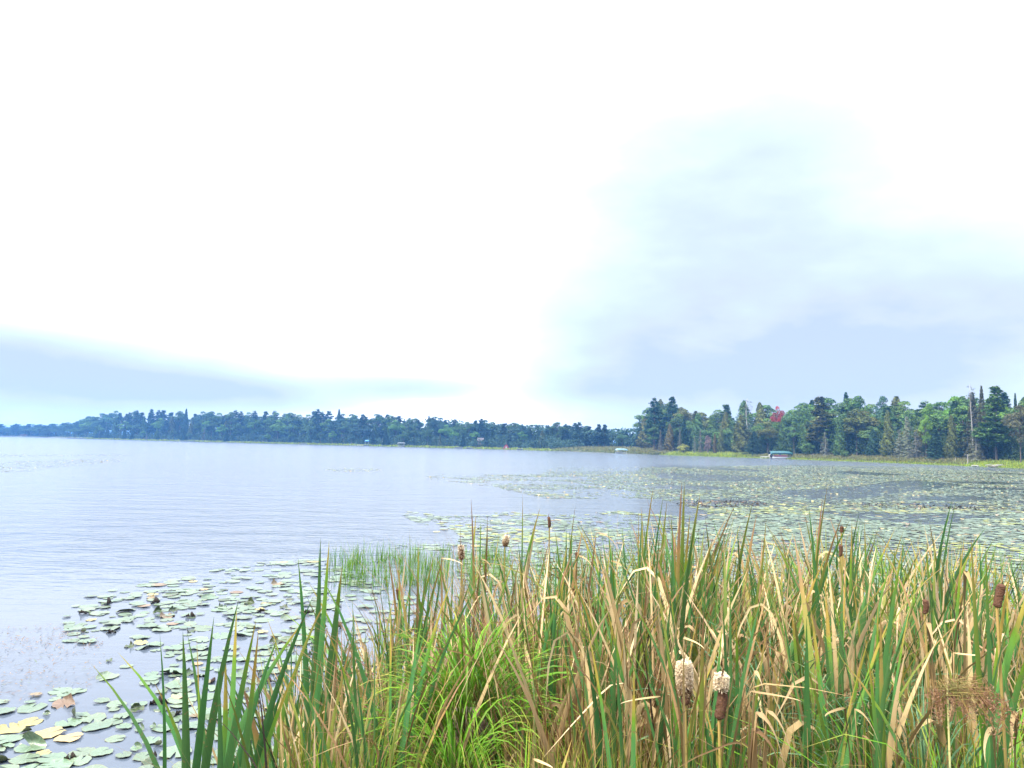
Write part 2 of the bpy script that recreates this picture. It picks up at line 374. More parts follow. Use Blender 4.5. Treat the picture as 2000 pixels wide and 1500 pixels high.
def pine_proto(seed, h=20., w=7.5, lo=.28, gap=.35):
    rng = np.random.RandomState(seed); cd = Cards(); limbs = []
    z = lo*h
    while z < h*.97:
        t = (z-lo*h)/(h*(1-lo)); prof = (1-t)**.75*(.55+.45*math.sin(min(1, t*2.6+.35)*math.pi/2))+.07
        nb = rng.randint(3, 6); a0 = rng.uniform(0, 6.3)
        for b in range(nb):
            if rng.rand() < gap*.5: continue
            a = a0+b*6.28/nb+rng.uniform(-.4, .4); R_ = w/2*prof*rng.uniform(.55, 1.25)
            up = rng.uniform(.05, .32)*R_; tip = np.array([math.cos(a)*R_, math.sin(a)*R_, z+up]); o = np.array([0, 0, z])
            limbs.append((tuple(o), tuple(tip), .06+.02*R_)); rb = rng.uniform(0, 1)
            m = int(34+R_*26); s = rng.uniform(.28, 1.05, m)
            wid = R_*.24*(1.1-np.abs(s-.7))
            c = o+(tip-o)*s[:, None]; lat = np.array([-math.sin(a), math.cos(a), 0])
            c = c+lat*(rng.normal(0, 1, m)*wid)[:, None]; c[:, 2] += rng.normal(.12, .17, m)+up*.2
            cd.put(c, np.array([0, 0, 1.]), rng.uniform(.2, .38, m), rb*.8+.1, 1.5)
        z += h*rng.uniform(.028, .055)
    c = np.array([[0, 0, h*.965]])+rng.normal(0, 1, (40, 3))*np.array([.35, .35, h*.02])
    cd.put(c, np.array([0, 0, 1.]), .22, .6, 1.5)
    return trunk_mesh(h, .24, rng, limbs), cd.build('crown', M_CROWN, rng, .7)

def spruce_proto(seed, h=16., w=5.5, lo=.05, dens=1., mat=None, droop=.28, ragged=.25, pw=.85):
    rng = np.random.RandomState(seed); cd = Cards(); limbs = []; z = lo*h; gap = [(rng.uniform(0, 6.3), rng.uniform(lo, .8)) for _ in range(4)]
    while z < h*.985:
        t = (z-lo*h)/(h*(1-lo)); prof = (1-t)**pw; nb = rng.randint(6, 9); a0 = rng.uniform(0, 6.3)
        for b in range(nb):
            a = a0+b*6.28/nb+rng.uniform(-.25, .25); R_ = w/2*prof*rng.uniform(1-ragged, 1.1)+.12
            if rng.rand() < .12: R_ *= .6
            tip = np.array([math.cos(a)*R_, math.sin(a)*R_, z-droop*R_]); o = np.array([0, 0, z])
            m = int((9+R_*17)*dens); s = rng.uniform(.25, 1.02, m)**.8; wid = R_*.22*(1.15-s)
            c = o+(tip-o)*s[:, None]+np.array([-math.sin(a), math.cos(a), 0])*(rng.normal(0, 1, m)*wid)[:, None]
            c[:, 2] += rng.normal(-.03, .12, m)+.10*R_*(s > .75)
            cd.put(c, np.array([math.cos(a)*.3, math.sin(a)*.3, 1.]), rng.uniform(.12, .24, m), rng.uniform(0, 1)*.7+.15, 1.6)
            if rng.rand() < .5: limbs.append((tuple(o), tuple(tip), .05))
        z += h*rng.uniform(.022, .034)
    return trunk_mesh(h, .2, rng, limbs, mat=mat or M_BARK), cd.build('crown', M_CROWN, rng, .6)

def deadspruce_proto(seed, h=15., w=4.5, lo=.08, top=.35):
    """dying spruce: bare grey twigs hung with lichen, a thin live top"""
    rng = np.random.RandomState(seed); cd = Cards(); limbs = []; z = lo*h; live = Cards()
    while z < h*.98:
        t = (z-lo*h)/(h*(1-lo)); R0 = w/2*(1-t)**.8
        for b in range(rng.randint(4, 7)):
            a = rng.uniform(0, 6.3); R_ = R0*rng.uniform(.4, 1.15)+.15
            tip = np.array([math.cos(a)*R_, math.sin(a)*R_, z-.32*R_]); o = np.array([0, 0, z])
            limbs.append((tuple(o), tuple(tip), .035+.01*R_))
            m = int(8+R_*14); s = rng.uniform(.2, 1.03, m)
            c = o+(tip-o)*s[:, None]+np.array([-math.sin(a), math.cos(a), 0])*(rng.normal(0, 1, m)*R_*.12)[:, None]; c[:, 2] -= rng.uniform(0, .25, m)
            cd.put(c, np.array([math.cos(a), math.sin(a), .2]), rng.uniform(.06, .15, m), rng.uniform(0, 1), 2.2)
        z += h*rng.uniform(.022, .04)
    return trunk_mesh(h, .17, rng, limbs, mat=M_PALE), cd.build('crown', M_LICHEN, rng, .5)

def broad_proto(seed, h=17., w=9., lo=.22, nl=26, leaf=.2, stems=1, pale=False, tall=1.):
    rng = np.random.RandomState(seed); cd = Cards(); limbs = []
    cz = h*(lo+1)/2; rz = h*(1-lo)/2
    lob = []
    for i in range(nl):
        th = rng.uniform(0, 6.3); ph = math.acos(rng.uniform(-.75, 1)); rr_ = rng.uniform(.5, .88)
        c = np.array([math.cos(th)*math.sin(ph)*w/2*rr_, math.sin(th)*math.sin(ph)*w/2*rr_, cz+math.cos(ph)*rz*rr_*.95])
        R_ = rng.uniform(.13, .24)*w*(1.15-.3*(c[2]-lo*h)/(h-lo*h)); lob.append((c, R_))
    lob.append((np.array([0, 0, h*.9]), w*.15))
    for c, R_ in lob:
        m = int(150*(R_/1.6)**1.7)+40; d = rng.normal(0, 1, (m, 3)); d /= np.linalg.norm(d, axis=1)[:, None]; d[:, 2] = np.where(d[:, 2] < -.35, -d[:, 2], d[:, 2])
        rad = R_*rng.uniform(.62, 1.12, m)**.7; p = c+d*rad[:, None]*np.array([1, 1, .78])
        cd.put(p, d*.8+np.array([0, 0, .5]), rng.uniform(leaf*.8, leaf*1.7, m), rng.uniform(.1, .9), 1.2)
        limbs.append(((0, 0, max(lo*h*.7, min(c[2]-R_, h*.8)*.75)), tuple(c), .07))
    t = trunk_mesh(h, .2, rng, limbs, mat=M_PALE if pale else M_BARK, stop=.85, lean=rng.uniform(-.4, .4))
    return t, cd.build('crown', M_CROWN, rng, .6)

def cedar_proto(seed, h=13., w=5., lo=.06, pw=.6):
    rng = np.random.RandomState(seed); cd = Cards(); m = 3300
    t = rng.uniform(0, 1, m)**1.25; a = rng.uniform(0, 6.3, m); lump = .78+.3*np.sin(a*3+t*13+seed)*np.sin(t*21+a*2)+.12*np.sin(a*7+t*40)
    prof = ((1-t)**pw)*np.minimum(1, .55+t*3.5)*w/2*lump
    s = rng.uniform(.72, 1.05, m); c = np.stack([np.cos(a)*prof*s, np.sin(a)*prof*s, h*(lo+(1-lo)*t)], 1)
    cd.put(c, np.stack([np.cos(a), np.sin(a), .35+0*a], 1), rng.uniform(.13, .27, m), np.clip(.5+.45*np.sin(a*4+t*17), 0, 1), 1.6)
    return trunk_mesh(h, .2, rng), cd.build('crown', M_CROWN, rng, .5)

def snag_proto(seed, h=16., w=2.):
    rng = np.random.RandomState(seed); limbs = []; cd = Cards()
    for i in range(34):
        z = h*rng.uniform(.35, .97); a = rng.uniform(0, 6.3); R_ = w/2*rng.uniform(.3, 1)*(1.15-z/h)*2
        tip = (math.cos(a)*R_, math.sin(a)*R_, z+rng.uniform(-.3, .5)*R_); limbs.append(((0, 0, z), tip, .03))
        cd.put(np.array(tip)+rng.normal(0, .15, (9, 3)), np.array([0, 0, 1.]), .1, .5, 1.8)
    return trunk_mesh(h, .15, rng, limbs, mat=M_PALE), cd.build('crown', M_LICHEN, rng, .6)

def shrub_proto(seed, h=3., w=4.):
    return broad_proto(seed, h, w, .02, 16, .12)

PROTO = {}
for k, fn in dict(
    pine=lambda i: pine_proto(100+i, 20, [7.5, 6.5, 8.5, 6][i % 4], [.2, .14, .28, .2][i % 4], [.3, .5, .4, .6][i % 4]),
    spruce=lambda i: spruce_proto(200+i, 16, [5.5, 4.6, 6.4][i % 3]),
    deadspruce=lambda i: deadspruce_proto(300+i, 15, [4.5, 5.2, 3.8][i % 3]),
    broad=lambda i: broad_proto(400+i, 17, [9, 8, 10, 7.5][i % 4], [.2, .28, .16, .24][i % 4]),
    cedar=lambda i: cedar_proto(500+i, 13, [5, 4.2, 5.8][i % 3]),
    snag=lambda i: snag_proto(600+i), shrub=lambda i: shrub_proto(700+i)).items():
    PROTO[k] = [fn(i) for i in range({'pine': 4, 'broad': 4, 'snag': 2, 'shrub': 3}.get(k, 3))]
PH = dict(pine=20, spruce=16, deadspruce=15, broad=17, cedar=13, snag=16, shrub=3)
PW = dict(pine=[7.5, 6.5, 8.5, 6], spruce=[5.5, 4.6, 6.4], deadspruce=[4.5, 5.2, 3.8], broad=[9, 8, 10, 7.5], cedar=[5, 4.2, 5.8], snag=[2, 2], shrub=[4, 4, 4])
NAME = dict(pine='pine_tree', spruce='spruce_tree', deadspruce='dying_spruce_tree', broad='broadleaf_tree', cedar='cedar_tree', snag='bare_tree', shrub='shrub')
CAT = dict(pine='pine', spruce='spruce', deadspruce='dead tree', broad='tree', cedar='cedar', snag='dead tree', shrub='shrub')
COL = dict(dark=(.030, .072, .048), pine=(.036, .085, .050), blue=(.044, .100, .075), mid=(.056, .115, .042), green=(.062, .128, .036), lime=(.095, .205, .040), olive=(.085, .110, .040),
           orange=(.105, .095, .042), brown=(.075, .082, .048), red=(.24, .045, .048), grey=(.095, .105, .090), lichen=(.115, .145, .115), purple=(.13, .10, .11), maroon=(.13, .05, .06), yellow=(.17, .21, .05))
TREES = []
def tree(kind, a, back, top, width, color, label=None, group=None, var=None, trunk=True, meta=None):
    q_ = a
    for _ in range(6):
        x, y = shore_pt(q_, back); z = bank_z(back)-.05
        e_ = float(proj(np.array(x), np.array(y), np.array(z))[0])-a; q_ -= e_*.7
    px, py, d = proj(np.array(x), np.array(y), np.array(z)); d = float(d)
    if kind == 'shrub': hgt = (float(py)-top)*d/F
    else: hgt = (float(py)-top)*d/F
    hgt = max(hgt, .6); var = random.randrange(len(PROTO[kind])) if var is None else var
    sx = width*d/F/PW[kind][var]; sz = hgt/PH[kind]
    r = empty(NAME[kind], (x, y, z), random.uniform(0, 6.28)); r.scale = (sx, sx, sz)
    t, c = PROTO[kind][var]
    j = random.uniform(.88, 1.12)
    o1 = obj('trunk', t, r); o2 = obj('crown', c, r, color=tuple(q*.80*j*random.uniform(.95, 1.05) for q in COL[color]))
    tag(r, label, CAT[kind], group)
    TREES.append(dict(o=r, kind=kind, a=a, back=back, label=label, color=color, meta=meta, top=top))
    return r
SKY_L = [(-200, 829), (0, 828), (60, 826), (110, 826), (150, 821), (172, 812), (200, 803), (340, 800), (380, 803), (450, 804), (500, 806), (560, 806), (600, 804), (640, 800), (670, 800), (690, 812), (730, 804), (775, 806),
         (800, 818), (830, 815), (870, 814), (905, 822), (960, 818), (1000, 826), (1040, 836), (1090, 824), (1130, 824), (1180, 832), (1205, 842), (1235, 848), (1290, 850)]
SKY_R = [(1252, 830), (1262, 800), (1278, 776), (1298, 790), (1312, 775), (1335, 795), (1350, 800), (1400, 794), (1440, 788), (1480, 786), (1520, 788), (1560, 778), (1600, 774), (1640, 772), (1680, 768), (1697, 782), (1725, 770), (1760, 780), (1800, 782),
         (1840, 782), (1870, 768), (1900, 770), (1945, 757), (1975, 772), (2000, 780), (2300, 740)]
def sky(tab, a): return float(np.interp(a, [q[0] for q in tab], [q[1] for q in tab]))

# trees of the shore to the right that can be told apart: kind, column, metres from the water, top, width, colour, label
HERO = [
 ('pine', 1278, 7, 776, 46, 'dark', 'tall dark pine standing first on the wooded point, its crown full of gaps'),
 ('pine', 1313, 14, 774, 42, 'dark', 'second tall pine on the wooded point with a flat tufted top'),
 ('broad', 1276, 5, 826, 26, 'mid', 'short green broadleaf tree at the foot of the first pine on the point'),
 ('broad', 1330, 15, 792, 38, 'olive', 'olive green rounded tree just inland of the twin pines on the point'),
 ('deadspruce', 1290, 4, 838, 14, 'grey', 'small grey bare-twigged spruce at the very tip of the wooded point'),
 ('cedar', 1308, 5, 828, 26, 'orange', 'rust tinted narrow cedar near the tip of the wooded point'),
 ('spruce', 1336, 7, 816, 28, 'dark', 'slim dark spruce between the rust tinted cedar and the yellow green bush'),
 ('deadspruce', 1328, 4, 836, 15, 'grey', 'thin grey lichened spruce beside the rust tinted cedar'),
 ('shrub', 1335, 3, 868, 26, 'yellow', 'yellow green rounded bush at the end of the bright grass strip'),
 ('deadspruce', 1357, 3.5, 853, 13, 'lichen', 'small silvery spruce just inland of the yellow green bush'),
 ('deadspruce', 1368, 4, 838, 13, 'grey', 'slender grey spruce above the bright grass strip'),
 ('shrub', 1383, 3, 853, 20, 'purple', 'purplish grey leafless shrub on the bright grass strip'),
 ('cedar', 1396, 4, 847, 11, 'orange', 'very narrow orange brown young cedar beside the leafless purplish shrub'),
 ('cedar', 1408, 5, 834, 20, 'olive', 'pointed olive cedar between the leafless shrub and the broad orange topped cedar'),
 ('cedar', 1448, 7, 811, 48, 'olive', 'broad cone shaped cedar with an orange tinted top, widest of the shore cedars'),
 ('spruce', 1473, 4, 842, 44, 'blue', 'wide low dark blue spruce sweeping to the ground beside the broad cedar'),
 ('broad', 1500, 8, 822, 44, 'olive', 'yellow green tree with a slim bare trunk just before the green boat canopy'),
 ('cedar', 1530, 10, 822, 34, 'mid', 'mid green tree rising straight behind the green boat canopy'),
 ('broad', 1551, 8, 820, 32, 'mid', 'green tree with a leaning pale trunk behind the end of the boat canopy'),
 ('broad', 1519, 19, 790, 26, 'red', 'red autumn maple crown showing high above the boat canopy'),
 ('broad', 1577, 4, 864, 26, 'mid', 'little round tree on the bank just past the green boat canopy'),
 ('pine', 1604, 9, 773, 64, 'olive', 'big spreading olive pine with a long bare trunk past the boat canopy'),
 ('deadspruce', 1612, 4, 843, 24, 'lichen', 'pale lichen hung spruce at the foot of the big olive pine'),
 ('snag', 1462, 22, 776, 30, 'grey', 'thin leafless treetop poking above the woods over the broad cedar'),
 ('cedar', 1640, 5, 812, 34, 'mid', 'dense green cedar between the big olive pine and the tree with several trunks'),
 ('broad', 1674, 9, 794, 50, 'olive', 'olive crowned tree on a cluster of slim pale trunks'),
 ('broad', 1678, 26, 767, 52, 'green', 'tall bright green crown highest over the cluster of pale trunks'),
 ('broad', 1726, 24, 768, 42, 'blue', 'bluish green round crown on the skyline beside the notch of sky'),
 ('cedar', 1706, 6, 838, 34, 'dark', 'low dark evergreen just past the cluster of pale trunks'),
 ('broad', 1706, 13, 806, 40, 'mid', 'round mid green tree under the notch of sky'),
 ('cedar', 1735, 6, 802, 34, 'olive', 'olive brown cedar ahead of the drooping lichened spruces'),
 ('deadspruce', 1757, 4, 838, 34, 'lichen', 'lowest of the drooping lichened spruces with long silver branches'),
 ('deadspruce', 1773, 5, 812, 40, 'lichen', 'tallest of the drooping lichened spruces with a bare pale trunk'),
 ('deadspruce', 1790, 4, 842, 38, 'grey', 'grey drooping spruce beside the narrow bright green tree'),
 ('broad', 1809, 6, 805, 22, 'lime', 'narrow bright green tree climbing between the dark spruces'),
 ('broad', 1818, 18, 782, 36, 'lime', 'bright lime crown above the narrow bright green tree'),
 ('spruce', 1829, 4, 838, 42, 'blue', 'dark blue spruce with branches to the ground by the grey stump'),
 ('cedar', 1860, 5, 811, 32, 'olive', 'upright cedar with a stout visible trunk by the grey stump'),
 ('broad', 1868, 18, 768, 56, 'lime', 'large lime green tree on the skyline behind the upright cedar'),
 ('snag', 1901, 8, 746, 24, 'brown', 'tallest bare spire rising over the whole shore'),
 ('deadspruce', 1906, 4, 838, 36, 'lichen', 'silvery dead lower branches beneath the two bare spires'),
 ('spruce', 1903, 9, 764, 40, 'brown', 'thin brownish spruce below the tallest bare spire'),
 ('spruce', 1921, 8, 752, 30, 'brown', 'shorter of the two sparse spires beside the bright green pine'),
 ('pine', 1947, 7, 752, 66, 'green', 'bright green pine with a thick trunk, broadest on this shore'),
 ('spruce', 1987, 16, 766, 20, 'dark', 'small dark spruce tip on the skyline past the bright green pine'),
 ('broad', 1994, 5, 787, 54, 'brown', 'brownish tree with thin crooked trunks at the edge of the woods'),
 ('broad', 1968, 15, 790, 40, 'lime', 'lime green crown between the bright pine and the brownish tree'),
 ('shrub', 1650, 3.5, 880, 24, 'mid', 'low green bush in front of the cluster of pale trunks'),
]
for h_ in HERO:
    r_ = tree(h_[0], *h_[1:6], h_[6])
    for c_ in r_.children:
        if c_.name.startswith('crown'): c_.color = tuple(q*g_ for q, g_ in zip(c_.color[:3], (1.5, 1.35, 1.05)))+(1,)
# generic rows
def row(a0, a1, step, back, tab, lo, hi, kinds, region, wpx, jit=.5):
    a = a0
    while a < a1:
        d = np.interp(a, [q[0] for q in SH], [q[1] for q in SH]); st = step(d)
        aa_ = a+random.uniform(-jit, jit)*st; k, cs = kinds[np.random.choice(len(kinds), p=[q[2] for q in kinds])][:2]
        bk = random.uniform(*back); base = yh(aa_)+H*F/d; t = sky(tab, aa_); top = t+(base-t)*random.uniform(lo, hi)
        wd = wpx(d, k)*random.uniform(.8, 1.25); wd = min(wd, (base-top)*(1.3 if aa_ < 172 and region == 'far' else .62 if k in ('broad', 'shrub') else .5))
        if region == 'near' and 1500 < aa_ < 1550: top = max(top, 822)
        if region == 'near' and k in ('spruce', 'cedar') and bk > 10: wd *= 1.15
        tree(k, aa_, bk, top, wd, random.choice(cs), meta=region)
        if region == 'near': c_ = TREES[-1]['o'].children[1] if TREES[-1]['o'].children[0].name.startswith('trunk') else TREES[-1]['o'].children[0]; c_.color = tuple(q*g_ for q, g_ in zip(c_.color[:3], NG))+(1,)
        a += st
NG = (1.75, 1.5, 1.15)
WM = dict(pine=9.5, spruce=6.4, deadspruce=4.2, broad=12, cedar=7.2, snag=1.6, shrub=3)
wpx = lambda d, k: WM[k]*F/d
K_far = [('pine', ('dark', 'pine', 'dark'), .50), ('spruce', ('dark', 'pine', 'blue'), .07), ('broad', ('mid', 'green', 'blue', 'mid'), .43)]
K_farf = [('broad', ('mid', 'green', 'blue', 'mid', 'lime'), .56), ('spruce', ('dark', 'pine'), .16), ('pine', ('dark',), .10), ('cedar', ('mid', 'olive'), .15), ('deadspruce', ('grey',), .03)]
K_lo = [('broad', ('blue', 'mid', 'dark'), .7), ('pine', ('dark',), .3)]
K_r = [('cedar', ('mid', 'olive', 'mid'), .24), ('broad', ('mid', 'olive', 'green', 'mid'), .62), ('spruce', ('pine', 'olive'), .06), ('pine', ('pine', 'mid'), .08)]
K_dead = [('deadspruce', ('grey', 'lichen'), .4), ('spruce', ('dark', 'blue'), .3), ('cedar', ('mid', 'olive'), .3)]
row(-160, 168, lambda d: 9*1., (4, 30), SKY_L, .0, .15, K_lo, 'far', lambda d, k: 26)
row(-150, 172, lambda d: 12, (2, 12), SKY_L, .2, .4, K_lo, 'far', lambda d, k: 24)
row(172, 1252, lambda d: 3.5*F/d, (16, 40), SKY_L, -.07, .10, K_far, 'far', wpx)
row(176, 1080, lambda d: 5.6*F/d, (7, 14), SKY_L, .18, .42, K_farf, 'far', wpx)
row(180, 1080, lambda d: 7.5*F/d, (2, 6), SKY_L, .45, .72, K_farf, 'far', lambda d, k: wpx(d, k)*.8)
row(1085, 1250, lambda d: 3.4*F/(d+50), (38, 50), SKY_L, -.05, .3, K_far, 'far', lambda d, k: WM[k]*F/(d+45)*.85)
row(1258, 2200, lambda d: 4.0*F/d, (22, 34), SKY_R, -.06, .05, K_r, 'near', wpx)
row(1266, 2200, lambda d: 3.5*F/d, (11, 18), SKY_R, .08, .28, K_r, 'near', wpx)
row(1284, 2200, lambda d: 4.6*F/d, (8.5, 12), SKY_R, .25, .6, K_r, 'near', lambda d, k: wpx(d, k)*.85)
# ---- labels: each generic tree by its look and its place from a landmark of its shore
ORD = ['first', 'second', 'third', 'fourth', 'fifth', 'sixth', 'seventh', 'eighth', 'ninth', 'tenth', 'eleventh', 'twelfth', 'thirteenth', 'fourteenth', 'fifteenth', 'sixteenth', 'seventeenth', 'eighteenth', 'nineteenth', 'twentieth']+['twenty-'+q for q in ('first', 'second', 'third', 'fourth', 'fifth', 'sixth', 'seventh', 'eighth', 'ninth')]
LM_FAR = [(165, 'where the tall forest starts'), (370, 'the lone white shore boat'), (723, 'the blue topped boat lift'), (790, 'the white roofed boat lift'), (985, 'the red shelter'), (1245, 'the pale blue dock roof')]
LM_NEAR = [(1278, 'the first tall point pine'), (1530, 'the green boat canopy'), (1773, 'the tallest lichened spruce'), (1947, 'the thick trunked bright pine')]
CW = dict(dark='dark', pine='deep green', blue='bluish', mid='mid green', green='fresh green', lime='lime green', olive='olive', grey='grey', lichen='silvery', brown='brownish')
KW = dict(pine='pine', spruce='spruce', deadspruce='dying spruce', broad='round topped tree', cedar='cedar', snag='bare tree', shrub='bush')
from collections import defaultdict
buck = defaultdict(list)
for t in TREES:
    if t['label']: continue
    lms = LM_FAR if t['meta'] == 'far' else LM_NEAR
    i = min(range(len(lms)), key=lambda q: abs(lms[q][0]-t['a'])); side = 'left' if t['a'] < lms[i][0] else 'right'
    rowname = ('skyline' if t['back'] > 15 else 'middle' if t['back'] > 6 else 'waterside') if t['meta'] == 'far' and t['a'] < 1080 else ('skyline' if t['back'] > 19 else 'mid-height' if t['back'] > 10.5 else 'lower')
    buck[(t['color'], t['kind'], rowname, lms[i], side)].append(t)
for (c_, k_, rn, lm, side), ts in buck.items():
    ts.sort(key=lambda t: abs(t['a']-lm[0]))
    for i, t in enumerate(ts):
        o = '' if len(ts) == 1 else ORD[min(i, 28)]+' '
        tag(t['o'], f'{o}{CW[c_]} {rn} {KW[k_]} counted {side} of {lm[1]}', group=('trees of the far forest' if t['meta'] == 'far' else 'trees of the nearer wooded shore'))
for t in TREES:
    if not t['meta'] and 'group' not in t['o']: t['o']['group'] = 'trees of the nearer wooded shore'

# undergrowth and dark depth of the woods
cd = Cards(); rng = np.random.RandomState(5)
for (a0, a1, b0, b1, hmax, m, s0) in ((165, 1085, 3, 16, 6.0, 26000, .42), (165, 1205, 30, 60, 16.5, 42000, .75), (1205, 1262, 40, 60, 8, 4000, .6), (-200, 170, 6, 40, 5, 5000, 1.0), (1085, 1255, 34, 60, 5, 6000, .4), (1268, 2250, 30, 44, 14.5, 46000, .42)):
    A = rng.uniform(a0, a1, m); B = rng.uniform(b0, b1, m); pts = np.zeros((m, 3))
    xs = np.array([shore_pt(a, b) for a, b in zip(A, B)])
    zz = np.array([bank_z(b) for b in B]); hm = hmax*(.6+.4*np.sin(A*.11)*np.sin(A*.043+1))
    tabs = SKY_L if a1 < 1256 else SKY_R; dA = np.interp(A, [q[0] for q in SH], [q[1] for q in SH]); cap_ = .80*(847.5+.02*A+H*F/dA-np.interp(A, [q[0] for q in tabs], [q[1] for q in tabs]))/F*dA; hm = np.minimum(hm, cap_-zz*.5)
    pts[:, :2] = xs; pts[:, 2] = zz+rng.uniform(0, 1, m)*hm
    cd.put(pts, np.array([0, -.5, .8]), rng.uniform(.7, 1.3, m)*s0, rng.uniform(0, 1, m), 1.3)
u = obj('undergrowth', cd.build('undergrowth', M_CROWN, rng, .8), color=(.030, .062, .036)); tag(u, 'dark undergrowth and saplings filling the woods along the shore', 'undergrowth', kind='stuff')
cd = Cards(); m = 52000; A = rng.uniform(1258, 2250, m); B = rng.uniform(7.5, 15, m); t_ = rng.uniform(0, 1, m)
pts = np.zeros((m, 3)); pts[:, :2] = np.array([shore_pt(a, b) for a, b in zip(A, B)]); pts[:, 2] = np.array([bank_z(b) for b in B])+t_*(6.5+2.5*np.sin(A*.09)*np.sin(A*.031+1)+1.2*np.sin(A*.31))
cd.put(pts, np.array([0, -.5, .8]), rng.uniform(.14, .26, m), np.clip(.5+.4*np.sin(A*.21)+rng.normal(0, .2, m), 0, 1), 1.3)
u = obj('saplings', cd.build('saplings', M_CROWN, rng, .8), color=(.062, .105, .046)); tag(u, 'green saplings and low branches filling the edge of the nearer woods', 'undergrowth', kind='stuff')
# shore grass
def blade_field(name, XY, Z, Hh, W, rnd, mat, rng, lean=.25, seg=3, col=None):
    m = len(XY); th = rng.uniform(0, 6.28, m); ln = rng.normal(0, lean, m)+.1; t = np.linspace(0, 1, seg+1)
    wd = np.stack([np.cos(th), np.sin(th), 0*th], 1)*W[:, None]/2; th2 = th+np.pi/2+rng.normal(0, .6, m); dr = np.stack([np.cos(th2), np.sin(th2), 0*th], 1)
    V = []; vv_ = []
    for i, q in enumerate(t):
        c = np.concatenate([XY, Z[:, None]], 1)+dr*(ln*Hh*q**2)[:, None]; c[:, 2] += Hh*(q-.35*np.abs(ln)*q**3)
        k = (1-q**2)*.96+.04; V += [c-wd*k, c+wd*k]; vv_ += [q, q]
    V = np.stack(V, 1).reshape(-1, 3); n_ = 2*(seg+1); b = (np.arange(m)*n_)[:, None]
    f = np.concatenate([b+np.array([[2*i, 2*i+1, 2*i+3, 2*i+2]]) for i in range(seg)], 1).reshape(-1, 4)
    return mesh(name, V, f, mat, {'rnd': np.repeat(rnd, n_), 'v': np.tile(np.array(vv_), m), 'u': np.tile(np.array([0, 1]*(seg+1)), m)})
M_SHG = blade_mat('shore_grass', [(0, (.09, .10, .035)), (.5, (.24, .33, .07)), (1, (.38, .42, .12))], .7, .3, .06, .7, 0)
M_SHB = blade_mat('shore_weeds', [(0, (.09, .105, .04)), (.5, (.15, .175, .065)), (1, (.23, .21, .11))], .8, .2, .08, .8, 0)
def shore_grass(name, label, segs, mat):
    XY = []; Z = []; Hh = []; W = []
    for a0, a1, b0, b1, hh_, m, w_ in segs:
        A = rng.uniform(a0, a1, m); B = rng.uniform(b0, b1, m); XY += [shore_pt(a, b) for a, b in zip(A, B)]; Z += [bank_z(b)-.05 for b in B]
        Hh += list(hh_*rng.uniform(.5, 1.1, m)*(.8+.3*np.sin(A*.35)*np.sin(A*.13))); W += list(w_*rng.uniform(.6, 1.3, m))
    return tag(obj(name, blade_field(name, np.array(XY), np.array(Z), np.array(Hh), np.array(W), rng.uniform(0, 1, len(XY)), mat, rng, .3, 2)), label, 'grass', kind='stuff')
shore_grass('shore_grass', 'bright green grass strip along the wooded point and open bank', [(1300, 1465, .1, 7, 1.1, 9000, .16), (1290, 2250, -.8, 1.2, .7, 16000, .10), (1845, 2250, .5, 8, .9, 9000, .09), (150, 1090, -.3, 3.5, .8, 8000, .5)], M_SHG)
shore_grass('marsh_weeds', 'brownish olive marsh weeds on the far spit and under the trees', [(1078, 1262, .1, 34, 1.3, 13000, .28), (1240, 1300, .1, 6, 1.2, 2500, .2), (1430, 1880, .2, 6.5, 1.0, 26000, .13), (1560, 1840, 1, 7, 1.25, 8000, .12)], M_SHB)

# ------------------------------------------------------------------ lily pads
def pad_mat(name, top, under, rough=.32, coat=.0):
    m = Mat(name, rough, .55)
    r = m.math('FRACT', m.math('ADD', m.attr('rnd'), m.objrnd())); u = m.attr('u'); v = m.attr('v')
    vein = m.math('POWER', m.math('ABSOLUTE', m.math('COSINE', m.math('MULTIPLY', u, math.pi*11))), 18.)
    nz = m.noise(2.2, 4)
    col = m.mix(tuple(top), tuple(q*.68 for q in top), nz)
    col = m.mix(col, tuple(min(1, q*1.5+.03) for q in top), m.math('MULTIPLY', vein, .35))
    edge = m.math('MULTIPLY', m.math('GREATER_THAN', v, .93), .5)
    col = m.mix(col, (.20, .15, .05), m.math('MULTIPLY', edge, nz))
    spots = m.math('GREATER_THAN', m.noise(7, 2), .66); col = m.mix(col, (.16, .11, .05), m.math('MULTIPLY', spots, .55))
    col = m.hsv(col, m.math('ADD', .5, m.math('MULTIPLY', m.math('SUBTRACT', m.math('FRACT', m.math('MULTIPLY', r, 9.1)), .5), .045)), None, m.math('ADD', .82, m.math('MULTIPLY', r, .36)))
    g = m.node('ShaderNodeNewGeometry'); col = m.mix(col, under, g.outputs['Backfacing'])
    m.bump(m.math('ADD', m.math('MULTIPLY', vein, .6), nz), .25, .02)
    return m.color(col)
M_PAD = pad_mat('lily_pad_green', (.130, .185, .108), (.04, .05, .02), .30)
M_PADY = pad_mat('lily_pad_yellowing', (.34, .28, .10), (.30, .20, .08), .45)
M_PADO = pad_mat('lily_pad_olive', (.23, .25, .045), (.05, .05, .02), .42)
M_PADB = pad_mat('lily_pad_dark', (.045, .075, .025), (.035, .022, .014), .4)
M_PADT = pad_mat('lily_pad_withered', (.19, .14, .08), (.10, .06, .04), .6)

